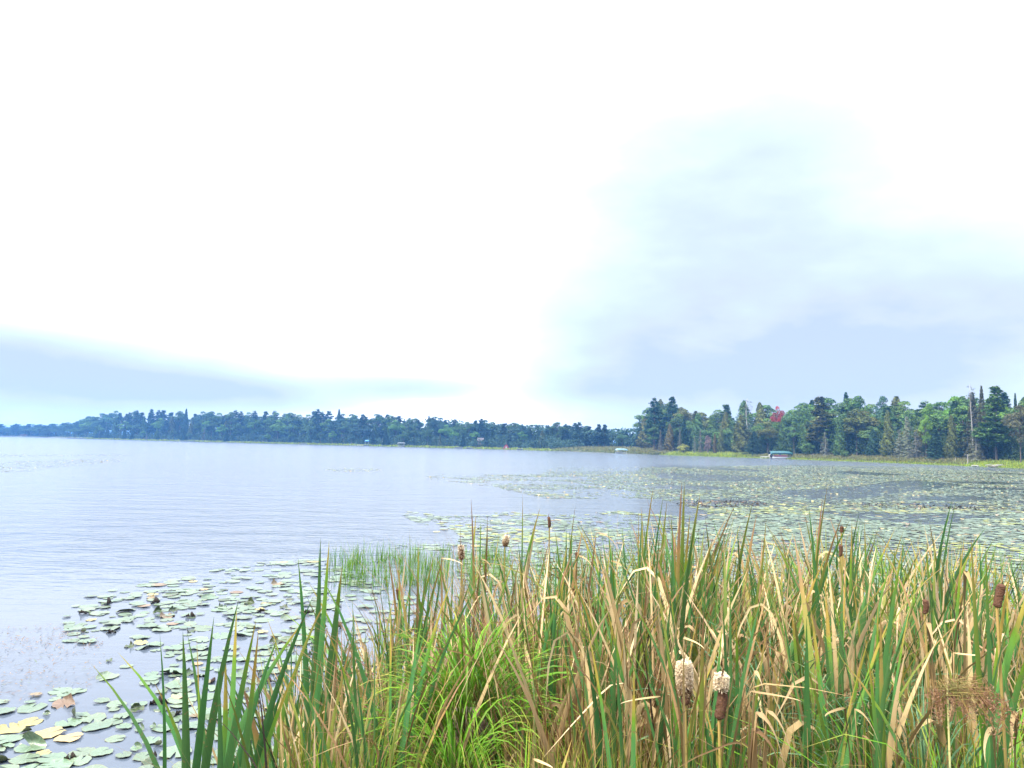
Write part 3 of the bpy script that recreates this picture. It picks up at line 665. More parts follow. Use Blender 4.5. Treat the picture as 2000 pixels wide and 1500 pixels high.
def pad_mesh(seed, mat, curl=0., wave=.03, nseg=20):
    """floating heart leaf: round with a notch, wavy, veined; curl lifts the edge"""
    rng = np.random.RandomState(seed); ang = np.linspace(.16, 2*np.pi-.16, nseg)
    cd_ = rng.uniform(0, 6.28); V = [(.04, 0, 0)]; U = [0]; W = [0]; p1, p2 = rng.uniform(0, 6.28, 2)
    for r in (.35, .7, 1.):
        for a in ang:
            nr = 1+.05*math.sin(a*3+p1)+.035*math.sin(a*7+p2)+rng.uniform(-.02, .02)
            taper = 1-.10*math.exp(-((a if a < math.pi else 2*math.pi-a)/.4)**2)
            x, y = math.cos(a)*r*nr*taper*1.06, math.sin(a)*r*nr*taper*.94
            z = wave*r*r*math.sin(a*4+p2)+wave*.6*r*math.sin(a*9+p1)
            k = max(0, math.cos(a-cd_))**2; lift = curl*k*r**2
            z += lift*.75; x -= math.cos(cd_)*lift*.75*r; y -= math.sin(cd_)*lift*.75*r
            V.append((x, y, z)); U.append(a/6.28); W.append(r)
    f = [(0, 1+i, 2+i) for i in range(nseg-1)]
    for q in range(2):
        b = 1+q*nseg; f += [(b+i, b+nseg+i, b+nseg+i+1, b+i+1) for i in range(nseg-1)]
    return mesh('lily_pad', V, f, mat, {'u': U, 'v': W, 'rnd': [0]*len(V)})
PADS = dict(green=[pad_mesh(i, M_PAD, [0, .05, .1, 0, .5, .16][i % 6], .028+.01*(i % 3)) for i in range(12)],
            curled=[pad_mesh(50+i, M_PAD, .95+.15*i, .06) for i in range(4)], dark=[pad_mesh(60+i, M_PADB, .75+.2*i, .16) for i in range(4)],
            yellow=[pad_mesh(70+i, M_PADY, .15*i, .05) for i in range(3)], withered=[pad_mesh(80+i, M_PADT, .5+.25*i, .14) for i in range(3)])
def n2(x, y, s, seed=0):            # cheap smooth 2-D noise in [0,1]
    x = np.asarray(x)/s+seed*17.3; y = np.asarray(y)/s-seed*9.1
    return .5+.5*(np.sin(x*1.7+np.sin(y*1.3+x*.4)*1.6)*np.sin(y*1.9+np.sin(x*1.1-y*.5)*1.8))*.9
def inpoly(px, py, poly):
    c = np.zeros(len(px), bool); n = len(poly)
    for i in range(n):
        x1, y1 = poly[i]; x2, y2 = poly[(i+1) % n]
        k = ((y1 > py) != (y2 > py)) & (px < (x2-x1)*(py-y1)/((y2-y1) or 1e-9)+x1); c ^= k
    return c
def soft(px, py, poly_rows, y0, y1):  # poly_rows: [(y, xleft, xright)]
    ys = [q[0] for q in poly_rows]; xl = np.interp(py, ys, [q[1] for q in poly_rows]); xr = np.interp(py, ys, [q[2] for q in poly_rows])
    return (py > y0) & (py < y1) & (px > xl) & (px < xr)
def density(x, y):
    """how thickly pads lie at a point of the water, 0..1"""
    px, py, d = proj(x, y, 0*x)
    big = n2(x, y, 3.0); fine = n2(x, y, .8, 3); st = n2(x, y*2.6, 6.5, 5); D = np.zeros(len(x))
    # bay beside the bank
    near = soft(px, py, [(1095, 520, 640), (1130, 330, 700), (1165, 165, 800), (1210, 120, 830), (1260, 135, 830), (1330, 215, 900), (1365, 0, 1000), (1395, -400, 1200), (1600, -500, 1500)], 1095, 1600)
    D = np.where(near, .10+.5*(fine*.6+big*.5 > .50), D)
    D = np.where(near & (py > 1375), .15+.5*(fine > .3), D)
    D = np.where(near & (px > 640) & (py > 1150), .18, D)
    D = np.where(near & (py > 1255) & (py < 1350) & (px < 330), .10, D)
    # behind the reeds
    reed = (py > 1040) & (py < 1180) & (px > 900); D = np.where(reed, .45+.4*(big > .4), D)
    b1 = soft(px, py, [(998, 760, 1300), (1008, 790, 1500), (1040, 850, 1600)], 1003+4*np.sin(px*.03), 1040); D = np.where(b1, .10+.7*(n2(x, y*1.6, 2.4, 8) > .6), D)
    b2 = soft(px, py, [(925, 840, 1330), (935, 830, 1330), (950, 960, 1330), (972, 1060, 1330)], 927, 974); D = np.where(b2, .15+.8*(n2(x, y, 4.5, 2) > .45), D)
    b3 = soft(px, py, [(910, 1080, 2600), (925, 1060, 2600)], 912, 928); D = np.where(b3, .15+.45*(n2(x, y*.5, 9, 2) > .45), D)
    field = soft(px, py, [(906, 1640, 3000), (914, 1250, 3000), (970, 1240, 3000), (985, 1330, 3000), (1005, 1400, 3000), (1045, 1300, 3000)], 908+np.maximum(0, (px-1500)*.012), 1060)
    streak = n2(x+y*.3, y, 4.0+.06*d, 12) ; s2 = n2(x*.45, y, 2.2+.03*d, 21)
    D = np.where(field, np.where((streak > .24) & (s2 > .20), 1., .12), D)
    hole = ((px-1390)/110)**2+((py-984)/8.)**2 < 1; D = np.where(hole & (D > 0), .12, D)
    hole = ((px-1850)/90)**2+((py-974)/5.)**2 < 1; D = np.where(hole & (D > 0), .1, D)
    b5 = soft(px, py, [(880, 60, 330), (892, -300, 210), (905, -300, 260), (925, -300, 60)], 886, 922); D = np.where(b5, .25*(n2(x, y*.4, 9, 4) > .60), D)
    b6 = ((px-690)/55)**2+((py-918)/4)**2 < 1; D = np.where(b6, .35, D)
    b7 = ((px-900)/130)**2+((py-1068)/7)**2 < 1; D = np.where(b7, .25, D)
    return D
pads = []                       # x, y, radius
rng = np.random.RandomState(21)
def scatter(nr, d0, d1, rad, a0=-.85, a1=1.1):
    u_ = rng.uniform(0, 1, nr); y = np.sqrt(d0**2+u_*(d1**2-d0**2)); x = y*rng.uniform(a0, a1, nr)
    k = rng.uniform(0, 1, nr) < density(x, y)
    return np.stack([x[k], y[k], rng.uniform(.45, 1.25, k.sum())*rad], 1)
near_p = scatter(12000, 5.6, 15, .100); mid_p = scatter(42000, 15, 34, .112); far_p = scatter(400000, 34, 155, .10)
def spread(p, f=.75):           # drop pads that would lie wholly on another
    cell = {}; keep = []
    for i, (x, y, r) in enumerate(p):
        kx, ky = int(x/.25), int(y/.25); ok = True
        for a in (-1, 0, 1):
            for b in (-1, 0, 1):
                for j in cell.get((kx+a, ky+b), ()):
                    if (p[j][0]-x)**2+(p[j][1]-y)**2 < ((p[j][2]+r)*f)**2: ok = False
        if ok: keep.append(i); cell.setdefault((kx, ky), []).append(i)
    return p[keep]
near_p = spread(near_p, .66); mid_p = spread(mid_p, .47)
px, py, dd = proj(near_p[:, 0], near_p[:, 1], 0*near_p[:, 0])
vis = (px > -40) & (px < 900) & (py < 1530)
score = np.where(vis, near_p[:, 2]/dd**1.5, 0); order = np.argsort(-score)
SINGLE = []; nS = 250
# a few that stand out, laid where they are seen
SPECIAL = [(125, 1377, .19, 'withered', 'big upturned tan leaf lying brown side up beyond the bottom corner pads'), (325, 1205, .19, 'withered', 'mud coloured crumpled leaf with dark green humps in the far bay'),
           (308, 1197, .12, 'dark', 'dark green hump folded against the mud coloured leaf'), (338, 1194, .11, 'dark', 'smaller dark hump behind the mud coloured leaf'), (372, 1206, .12, 'dark', 'dark oval folded leaf just past the mud coloured leaf'),
           (295, 1170, .12, 'withered', 'small brown leaf standing on edge in the far bay'), (540, 1142, .22, 'withered', 'long brown curled leaf at the far end of the bay pads'), (520, 1180, .15, 'yellow', 'yellow edged folded leaf among dark humps in the far bay'),
           (488, 1180, .14, 'dark', 'dark arched leaf beside the yellow edged one'), (432, 1184, .13, 'dark', 'row of dark arched leaves, middle one of the far bay'), (210, 1181, .15, 'dark', 'olive leaf folded like a tent at the outer rim of the bay'),
           (20, 1425, .2, 'yellow', 'yellow brown torn leaf with a raised edge in the bottom corner'), (60, 1412, .16, 'yellow', 'pale yellow leaf next to the torn one in the bottom corner'), (95, 1435, .2, 'yellow', 'sunken pinkish cream leaf between green pads in the bottom corner'),
           (135, 1443, .17, 'yellow', 'second sunken cream leaf further along the bottom pads'), (385, 1298, .1, 'yellow', 'tiny yellow leaf standing up between the tall green blades'), (275, 1257, .14, 'yellow', 'cream leaf floating flat in the open middle of the bay'),
           (60, 1460, .2, 'curled', 'green leaf with its dark underside rolled up near the bottom edge'), (150, 1400, .17, 'curled', 'green leaf with a curled dark rim beyond the cream leaves'), (310, 1375, .15, 'dark', 'dark rolled leaf beside the tall green blades')]
def add_pad(x, y, r, kind, label, v=None):
    me = random.choice(PADS[kind])
    o = obj('lily_pad', me, None, (x, y, .006+random.uniform(0, .012)), (random.gauss(0, .03), random.gauss(0, .03), random.uniform(0, 6.28)), (r, r, r))
    return tag(o, label, 'lily pad', 'lily pads in the bay by the reeds')
for px_, py_, r, k, lb in SPECIAL:
    ray = P(px_, py_, 1.)-CAM; t_ = -H/ray.z; q = CAM+ray*t_; add_pad(q.x, q.y, r*.62, k, lb)
SP = np.array([tuple((CAM+(P(a, b, 1.)-CAM)*(-H/(P(a, b, 1.)-CAM).z))[:2]) for a, b, *_ in SPECIAL])
taken = np.zeros(len(near_p), bool); cand = []
for i in order:
    if len(cand) >= nS: break
    if score[i] <= 0: break
    if np.min(np.hypot(SP[:, 0]-near_p[i, 0], SP[:, 1]-near_p[i, 1])) < .16: taken[i] = True; continue
    cand.append(i); taken[i] = True
LMP = [(125, 1377, 'the big upturned tan leaf'), (325, 1205, 'the mud coloured crumpled leaf'), (540, 1142, 'the long brown curled leaf'), (20, 1425, 'the torn yellow brown leaf'), (275, 1257, 'the cream leaf in mid bay'), (385, 1298, 'the tiny upright yellow leaf'), (310, 1375, 'the dark rolled leaf')]
KP = {'green': 'flat green pad', 'curled': 'rolled rim pad', 'dark': 'dark arched pad', 'yellow': 'yellowed pad', 'withered': 'withered brown pad'}
bk = defaultdict(list)
for i in cand:
    x, y, r = near_p[i]; k = np.random.choice(['green', 'curled', 'dark', 'yellow', 'withered'], p=[.80, .09, .075, .025, .01])
    j = min(range(len(LMP)), key=lambda q: math.hypot(LMP[q][0]-px[i], (LMP[q][1]-py[i])*2))
    side = 'in front' if py[i] > LMP[j][1] else 'behind'; lr = 'left' if px[i] < LMP[j][0] else 'right'
    size = 'small' if r < .085 else 'broad' if r > .108 else 'middling'
    bk[(k, size, j, side, lr)].append((math.hypot(LMP[j][0]-px[i], (LMP[j][1]-py[i])*2), i))
for (k, size, j, side, lr), L_ in bk.items():
    L_.sort()
    for q, (_, i) in enumerate(L_):
        o = '' if len(L_) == 1 else ORD[min(q, 28)]+' '
        x, y, r = near_p[i]
        add_pad(x, y, r*(1.15 if k == 'green' else .66), k, f'{o}{size} {KP[k]} {side} {lr} of {LMP[j][2]}'.strip())
def pads_stuff(name, label, p, mats, mix, rng, nseg=9, tilt=.06, z0=.004):
    V = []; Fc = []; r_ = []; mi = []; U = []; Wv = []
    ang = np.linspace(.18, 2*np.pi-.18, nseg); b = 0; m = len(p)
    base = np.stack([np.cos(ang), np.sin(ang), 0*ang], 1); base = np.concatenate([np.zeros((1, 3)), base])
    rot = rng.uniform(0, 6.28, m); tx = rng.normal(0, tilt, m); ty = rng.normal(0, tilt, m); zz = z0+rng.uniform(0, .012, m)+np.hypot(tx, ty)*p[:, 2]*.8
    c, s = np.cos(rot), np.sin(rot); X = base[None, :, 0]*c[:, None]-base[None, :, 1]*s[:, None]; Y = base[None, :, 0]*s[:, None]+base[None, :, 1]*c[:, None]
    X *= rng.uniform(.93, 1.07, X.shape); Y *= rng.uniform(.93, 1.07, X.shape)
    Z = X*tx[:, None]+Y*ty[:, None]; v = np.stack([X*p[:, 2:3]+p[:, 0:1], Y*p[:, 2:3]+p[:, 1:2], Z*p[:, 2:3]+zz[:, None]], -1).reshape(-1, 3)
    k = nseg+1; tri = np.array([[0, i, i+1] for i in range(1, nseg)]); f = (tri[None]+(np.arange(m)*k)[:, None, None]).reshape(-1, 3)
    u = np.tile(np.concatenate([[0], ang/6.28]), m); w_ = np.tile(np.concatenate([[0], np.ones(nseg)]), m); rr_ = np.repeat(rng.uniform(0, 1, m), k)
    ch = rng.choice(len(mats), m, p=mix); mats = mats+[M_PADO]; ol = (n2(p[:, 0]*.5, p[:, 1]*1.3, 8, 33) > .55) & (p[:, 1] > 17) & (rng.uniform(0, 1, m) < .32); ch = np.where(ol, len(mats)-1, ch)
    mi = np.repeat(ch, len(tri))
    return tag(obj(name, mesh(name, v, f, mats, {'u': u, 'v': w_, 'rnd': rr_}, mi)), label, 'lily pads', kind='stuff')
rest = near_p[~taken]
pads_stuff('lily_pads', 'small floating lily pads filling the gaps of the bay', rest*np.array([1, 1, 1.1]), [M_PAD, M_PADY, M_PADB, M_PADT], [.94, .02, .02, .02], rng, 13, .035)
pads_stuff('mid_lake_lily_pads', 'green and yellowing lily pads in bands beyond the reeds', mid_p*np.array([1, 1, 1.15]), [M_PAD, M_PADY, M_PADB, M_PADT], [.92, .02, .04, .02], rng, 8, .025)
pads_stuff('far_lily_pads', 'pale carpet of lily pads covering the bay under the woods', far_p*np.array([1, 1, 1.25]), [M_PAD, M_PADY, M_PADB, M_PADT], [.92, .03, .03, .02], rng, 6, .022)
# leaves standing clear of the water: humps and curled edges
def humps(name, label, n_, d0, d1, rad, mats, mix, filt=None):
    q = scatter(n_, d0, d1, rad)
    if filt is not None: q = q[filt(q)]
    m = len(q); seg = 6; t = np.linspace(0, 1, seg+1); th = rng.uniform(0, 3.14, m)
    ax = np.stack([np.cos(th), np.sin(th), 0*th], 1); ay = np.stack([-np.sin(th), np.cos(th), 0*th], 1); V = []
    for i, a in enumerate(np.linspace(-1.2, 1.2, seg+1)):
        w_ = q[:, 2:3]*(1-.35*(a/1.2)**2); c = np.stack([q[:, 0], q[:, 1], 0*q[:, 0]+.0], 1)+ay*(math.sin(a)*q[:, 2:3]*.55); c[:, 2] += (math.cos(a)-.36)*q[:, 2]*.55*(.6+.8*((th*7) % 1))
        V += [c-ax*w_*(.25+.75*math.cos(a)), c+ax*w_*(.25+.75*math.cos(a))]
    V = np.stack(V, 1).reshape(-1, 3); k = 2*(seg+1); b = (np.arange(m)*k)[:, None]
    f = np.concatenate([b+np.array([[2*i, 2*i+1, 2*i+3, 2*i+2]]) for i in range(seg)], 1).reshape(-1, 4)
    return tag(obj(name, mesh(name, V, f, mats, {'u': np.zeros(m*k), 'v': np.full(m*k, .5), 'rnd': np.repeat(rng.uniform(0, 1, m), k)}, np.repeat(rng.choice(len(mats), m, p=mix), seg))), label, 'lily pads', kind='stuff')
humps('raised_lily_pads', 'dark arched lily leaves standing above the water', 240, 6.5, 17, .07, [M_PADB, M_PAD, M_PADT], [.6, .25, .15])
humps('raised_far_lily_pads', 'raised green, brown and yellow lily leaves in the far beds', 15000, 17, 120, .09, [M_PADB, M_PAD, M_PADT, M_PADY], [.30, .42, .12, .16], lambda q: np.ones(len(q), bool))
# blackish withered patch and floating scraps
def slivers(name, label, XY, L, Wd, mats, mix, zup=.012, tilt=.15):
    m = len(XY); th = rng.uniform(0, 6.28, m); a = np.stack([np.cos(th), np.sin(th), rng.normal(0, tilt, m)], 1); b_ = np.stack([-np.sin(th), np.cos(th), rng.normal(0, tilt, m)], 1)
    c = np.concatenate([XY, np.full((m, 1), zup)+np.abs(a[:, 2:3])*L[:, None]], 1); bend = b_*(L*rng.normal(0, .25, m))[:, None]
    V = np.stack([c-a*L[:, None], c-b_*Wd[:, None]+bend, c+a*L[:, None], c+b_*Wd[:, None]+bend], 1).reshape(-1, 3)
    return tag(obj(name, mesh(name, V, np.arange(m*4).reshape(-1, 4), mats, {'rnd': np.repeat(rng.uniform(0, 1, m), 4), 'v': np.tile([0, .5, 1, .5], m), 'u': np.zeros(m*4)}, rng.choice(len(mats), m, p=mix))), label, 'debris', kind='stuff')
m = 60000; y = np.sqrt(rng.uniform(5.5**2, 13**2, m)); x = y*rng.uniform(-.85, .1, m); a, b, _ = proj(x, y, 0*x)
k = soft(a, b, [(1215, -200, 130), (1255, -300, 200), (1300, -300, 210), (1345, -300, 190), (1370, -300, 60)], 1212+.0*a+np.maximum(0, 18-a*.1), 1372) & (rng.uniform(0, 1, m) < .3*(.15+n2(x, y*1.5, 1.2, 6)))
k |= soft(a, b, [(1150, 640, 800), (1250, 760, 800)], 1140, 1260) & (rng.uniform(0, 1, m) < .012)
slivers('floating_debris', 'scraps of weed and stems floating beside the pads', np.stack([x[k], y[k]], 1), rng.uniform(.008, .045, k.sum()), rng.uniform(.002, .007, k.sum()), [M_LITTER, M_BROWN, M_PADB], [.5, .35, .15])
m = 90000; y = np.sqrt(rng.uniform(20**2, 60**2, m)); x = y*rng.uniform(-.1, .8, m); a, b, _ = proj(x, y, 0*x)
k = ((((a-1410)/90)**2+((b-985)/7)**2) < 1) & (rng.uniform(0, 1, m) < .45) | ((((a-1800)/170)**2+((b-990-(a-1800)*.03)/5)**2) < 1) & (rng.uniform(0, 1, m) < .35) | (((a-715)/75)**2+((b-1172)/45)**2 < 1) & (rng.uniform(0, 1, m) < .1)
slivers('withered_water_plants', 'blackish withered leaves standing out of the water', np.stack([x[k], y[k]], 1), rng.uniform(.04, .10, k.sum()), rng.uniform(.02, .04, k.sum()), [M_DARK, M_LITTER, M_PADB], [.6, .2, .2], .0, .3)

# ------------------------------------------------------------------ cattails
def ribbon(L=1.6, W=.018, lean=.05, bend=.2, fold=0., fs=.7, fw=.03, twist=.8, seg=11, tipl=.35, seed=0, side=.05, face=0.):
    """one leaf blade, root at the origin: grows up, leans and bends towards +X, shallow V section"""
    rng = np.random.RandomState(seed); S_ = np.linspace(0, 1, seg+1)
    if fold: S_ = np.sort(np.concatenate([S_, [fs-fw, fs, fs+fw]]))
    S_ = np.clip(S_, 0, 1); th = lean+bend*S_**2+fold/(1+np.exp(-(S_-fs)/max(fw*.45, .004)))
    ph = side*np.sin(S_*3+rng.uniform(0, 6)); p = np.zeros(3); P_ = [p.copy()]
    for i in range(1, len(S_)):
        t = (th[i]+th[i-1])/2; ds = (S_[i]-S_[i-1])*L
        p = p+np.array([math.sin(t), math.sin(ph[i])*.6, math.cos(t)])*ds; P_.append(p.copy())
    V = []; v = []; u = []
    for i, s in enumerate(S_):
        tv = np.array([math.sin(th[i]), 0, math.cos(th[i])]); a = face+twist*s
        nrm = np.array([math.cos(th[i]), 0, -math.sin(th[i])]); wd = np.array([0, 1., 0])*math.cos(a)+nrm*math.sin(a); n_ = np.cross(tv, wd)
        w_ = W*(.75+.25*min(1, s*4))*min(1, ((1-s)/tipl)**.7+.02)/2
        V += [P_[i]-wd*w_+n_*w_*.25, P_[i], P_[i]+wd*w_+n_*w_*.25]; v += [s]*3; u += [0, .5, 1]
    f = []
    for i in range(len(S_)-1):
        b = 3*i; f += [(b, b+1, b+4, b+3), (b+1, b+2, b+5, b+4)]
    return V, f, v, u
def leaf_mesh(mat, **k):
    V, f, v, u = ribbon(**k); return mesh('leaf', V, f, mat, {'v': v, 'u': u, 'rnd': [0]*len(v)})
R = np.random.RandomState(3); U = R.uniform
LEAF = dict(
    green=[leaf_mesh(M_GREEN, L=1, W=U(.009, .0135), lean=U(0, .06), bend=U(.02, .6), twist=U(-1.6, 1.6), side=U(.0, .06), face=U(0, 3), seed=i) for i in range(18)],
    tip=[leaf_mesh(M_TIP, L=1, W=U(.008, .012), lean=U(0, .08), bend=U(.1, 1.0), twist=U(-2, 2), side=U(.0, .08), face=U(0, 3), seed=30+i) for i in range(14)],
    arch=[leaf_mesh(M_TIP if i % 2 else M_GREEN, L=1.05, W=U(.007, .011), lean=U(.02, .15), bend=U(1.1, 2.3), twist=U(-1, 1), face=U(0, 3), seed=60+i) for i in range(8)],
    tan=[leaf_mesh(M_TAN, L=1, W=U(.009, .014), lean=U(0, .15), bend=U(.1, .7), twist=U(-3, 3), side=U(.03, .12), face=U(0, 3), seed=90+i) for i in range(10)],
    fold=[leaf_mesh(M_TAN, L=1.02, W=U(.009, .015), lean=U(0, .1), bend=U(.05, .4), fold=U(2.1, 2.9), fs=U(.55, .88), fw=U(.015, .05), twist=U(-1, 1), face=U(0, 3), seed=120+i) for i in range(16)],
    brown=[leaf_mesh(M_BROWN, L=1, W=U(.006, .010), lean=U(0, .12), bend=U(.1, .9), fold=U(0, 2) if i % 2 else 0, fs=U(.5, .8), twist=U(-2, 2), face=U(0, 3), seed=150+i) for i in range(10)],
    dark=[leaf_mesh(M_DARK, L=1, W=U(.003, .005), lean=U(.02, .25), bend=U(.1, .9), twist=0, seed=180+i) for i in range(5)])

def leaf_between(parent, root, mid, tip, W, mat, facing=0., twist=.4, tipl=.28, seg=12, r=.5, fold=None):
    """a leaf of its own through three points of the place"""
    pts = [Vector(root), Vector(mid), Vector(tip)]; base = parent.location
    P_ = []
    for i in range(seg+1):                   # quadratic through the three points
        s = i/seg; a, b, c = pts; m_ = (b-a).length/max(1e-6, (b-a).length+(c-b).length)
        P_.append(a*((s-m_)*(s-1)/m_)+b*(s*(s-1)/(m_*(m_-1)))+c*(s*(s-m_)/(1-m_)))
    if fold is not None: P_ += [tip if False else Vector(q) for q in fold]
    n_ = len(P_); V = []; v = []; u = []
    for i, p in enumerate(P_):
        s = i/(n_-1); t = (P_[min(i+1, n_-1)]-P_[max(i-1, 0)]).normalized()
        a = facing+twist*s; wd = Vector((math.cos(a), math.sin(a), 0)); wd = (wd-t*wd.dot(t)).normalized(); nn_ = t.cross(wd)
        w_ = W*(.72+.28*min(1, s*4))*min(1, ((1-s)/tipl)**.7+.02)/2; q = p-base
        V += [q-wd*w_+nn_*w_*.25, q, q+wd*w_+nn_*w_*.25]; v += [s]*3; u += [0, .5, 1]
    f = []
    for i in range(n_-1):
        b = 3*i; f += [(b, b+1, b+4, b+3), (b+1, b+2, b+5, b+4)]
    return obj('leaf', mesh('leaf', [tuple(q) for q in V], f, mat, {'v': v, 'u': u, 'rnd': [r]*len(v)}), parent)

# seed heads ---------------------------------------------------------------
mhd = Mat('seed_head', .9, .2); a_ = mhd.noise(110, 4); b_ = mhd.noise(260, 3)
mhd.color(mhd.mix(mhd.mix((.035, .017, .011), (.13, .06, .034), b_), (.22, .12, .07), mhd.math('POWER', a_, 3.))); mhd.bump(b_, .9, .004); M_HEAD = mhd.m
M_FLUFF = blade_mat('seed_fluff', [(0, (.16, .09, .05)), (.35, (.42, .30, .19)), (.6, (.68, .56, .40)), (1, (.92, .82, .64))], .8, .4, .02, .3, 0)
M_STEM = blade_mat('stem', [(0, (.16, .17, .06)), (.6, (.30, .24, .10)), (1, (.42, .27, .13))], .5, .0, .02, .3, 0)
def head_mesh(L=.15, r=.0125, seed=0, ragged=0.):
    rng = np.random.RandomState(seed); nz_, na = 26, 16; V = []
    for i in range(nz_+1):
        s = i/nz_; rr_ = r*min(1, (s*9)**.5+.15, ((1-s)*9)**.5+.1)*(1+.025*math.sin(s*5+seed))
        for k in range(na):
            q = rr_*(1+rng.normal(0, .045+ragged)); a = 6.2832*k/na; V.append((math.cos(a)*q+r*.3*math.sin(s*2.8)*(seed % 3), math.sin(a)*q, s*L))
    f = [(i*na+k, i*na+(k+1) % na, (i+1)*na+(k+1) % na, (i+1)*na+k) for i in range(nz_) for k in range(na)]
    f += [tuple(range(na-1, -1, -1)), tuple(nz_*na+k for k in range(na))]
    return mesh('seed_head', V, f, M_HEAD)
def fluff_mesh(L, r, n_, s0, s1, seed, puff=1.6):
    rng = np.random.RandomState(seed); s = rng.uniform(s0, s1, n_); a = rng.uniform(0, 6.28, n_); bulge = np.sin(np.clip((s-s0)/(s1-s0+1e-6), 0, 1)*math.pi)**.6
    kp = np.sin(a*3+s*9)*np.sin(s*15+a*2)+.55*bulge > -.25; s, a, bulge = s[kp], a[kp], bulge[kp]; n_ = len(s)
    rad = r*(.8+(puff-.8)*bulge*rng.uniform(.5, 1.05, n_)*(1+.12*np.sin(a*2+s*7))); c = np.stack([np.cos(a)*rad, np.sin(a)*rad, s*L], 1)
    out = np.stack([np.cos(a), np.sin(a), rng.normal(-.1, .5, n_)], 1); ln = rng.uniform(.003, .009, n_)[:, None]; t = np.cross(out, rng.normal(0, 1, (n_, 3))); t /= np.linalg.norm(t, axis=1)[:, None]
    w_ = rng.uniform(.0004, .0011, (n_, 1)); V = np.stack([c-t*w_-out*ln*.8, c+t*w_-out*ln*.5, c+out*ln+t*w_, c+out*ln*.7-t*w_*2], 1).reshape(-1, 3)
    return mesh('fluff', V, np.arange(n_*4).reshape(-1, 4), M_FLUFF, {'rnd': np.repeat(rng.uniform(0, 1, n_), 4), 'v': np.repeat(np.clip(s+rng.normal(0, .2, n_), 0, 1), 4), 'u': np.zeros(n_*4)})
def ground_at(x, y): return float(max(near_z(np.array(x), np.array(y)), -.3))
def head_on(parent, base_w, top_w, r, ragged=0., seed=0, fluff=None, stemroot=None):
    base_w, top_w = Vector(base_w), Vector(top_w); b0 = base_w-parent.location; ax = top_w-base_w; L = ax.length
    st = MB(); root = Vector(stemroot)-parent.location if stemroot else Vector((0, 0, -.05))
    mid = (root+b0)/2+Vector((.01, 0, .05)); st.tube([root, mid, b0, b0+ax*.3], [.0045, .004, .0036, .003], 6, .5); st.build('stem', M_STEM, parent, True)
    q = ax.to_track_quat('Z', 'Y').to_euler()
    h = obj('seed_head', head_mesh(L, r, seed, ragged), parent, b0, q)
    sp_ = MB(); sp_.tube([(0, 0, L*.98), (.002, 0, L*1.12), (.006, .002, L*1.35)], [.0018, .0014, .0006], 5, .3); sp_.build('spike', M_BROWN, h, True)
    if fluff: obj('fluff', fluff_mesh(L, r, *fluff), h)
    return h

CATS = []
def cattail_root(px_, d, label=None):
    """an Empty on the bank at depth d in photo column px_ (at the foot, allowing for the tilt of the picture)"""
    t = (px_-1000)/F; x, y = t*d, d
    r = empty('cattail_plant', (x, y, ground_at(x, y)-.03)); tag(r, label, 'cattail', 'cattails of the reed bed'); return r
def hero(label, px0, d, leaves, dpx=14):
    """leaves: (tip x, tip y, mid x, mid y, width px, kind) in the photo"""
    r = cattail_root(px0, d, label); mats = dict(g=M_GREEN, t=M_TIP, n=M_TAN, b=M_BROWN, k=M_DARK)
    for i, (tx, ty, mx_, my, wp, kd) in enumerate(leaves):
        dj = d*(1+.03*math.sin(i*2.1)); T = P(tx, ty, dj+.04*math.sin(i*1.7)); Mi = P(mx_, my, dj)
        ro = Vector(r.location)+Vector((.02*math.sin(i*2.4), .02*math.cos(i*2.4), 0))
        # middle point: along the seen line, carried to half height
        mid = Mi if (Mi.z-ro.z) > .25*(T.z-ro.z) else (ro+T)/2
        leaf_between(r, ro, mid, T, wp/F*dj*1.0, mats[kd], random.uniform(-.5, .5)+ (0 if i % 2 else .5), random.uniform(-.6, .6), .3, 13, .65+.34*((i*.37) % 1))
    CATS.append(dict(o=r, px=px0, d=d, label=label)); return r
hero('green cattail whose two leaves arch out furthest over the pads', 335, 2.3, [(178, 1296, 262, 1405, 11, 'g'), (230, 1274, 308, 1370, 10, 'g'), (312, 1236, 322, 1420, 9, 'g'), (300, 1330, 345, 1430, 15, 'g')])
hero('broad green cattail with paired upright blades, nearest the open pads', 395, 2.1, [(357, 1233, 362, 1370, 17, 'g'), (366, 1238, 392, 1400, 15, 'g'), (418, 1204, 402, 1340, 16, 'g'), (384, 1245, 388, 1390, 8, 'g'), (440, 1270, 440, 1420, 15, 'g')])
hero('dense green cattail with dark blades fanned towards the bank', 450, 2.05, [(466, 1172, 438, 1290, 17, 'g'), (462, 1188, 455, 1330, 18, 'g'), (500, 1212, 476, 1330, 17, 'g'), (505, 1230, 492, 1360, 14, 'g'), (543, 1242, 512, 1330, 15, 'g'), (426, 1300, 430, 1430, 14, 'g')])
hero('green cattail with one long blade slanting far over its neighbours', 500, 2.2, [(612, 1164, 560, 1290, 13, 'g'), (596, 1208, 545, 1280, 14, 'g'), (585, 1290, 552, 1370, 14, 'g'), (470, 1330, 500, 1440, 18, 't'), (558, 1330, 520, 1440, 16, 'g')])
hero('tall dark green cattail, highest at the water side of the bed', 622, 2.9, [(582, 1090, 592, 1210, 11, 'g'), (626, 1052, 622, 1200, 13, 'g'), (643, 1056, 632, 1200, 13, 'g'), (668, 1108, 652, 1250, 17, 'g'), (660, 1160, 657, 1270, 12, 'b'), (643, 1160, 604, 1240, 9, 't'), (617, 1180, 615, 1300, 12, 'g')])
hero('slim cattail with a thin rusty outer leaf beside the small dark spike', 780, 4.2, [(757, 1078, 772, 1180, 7, 't'), (768, 1080, 785, 1160, 6, 't'), (800, 1032, 801, 1160, 9, 'g'), (817, 1060, 815, 1190, 8, 'g'), (848, 1082, 828, 1170, 8, 'g')])
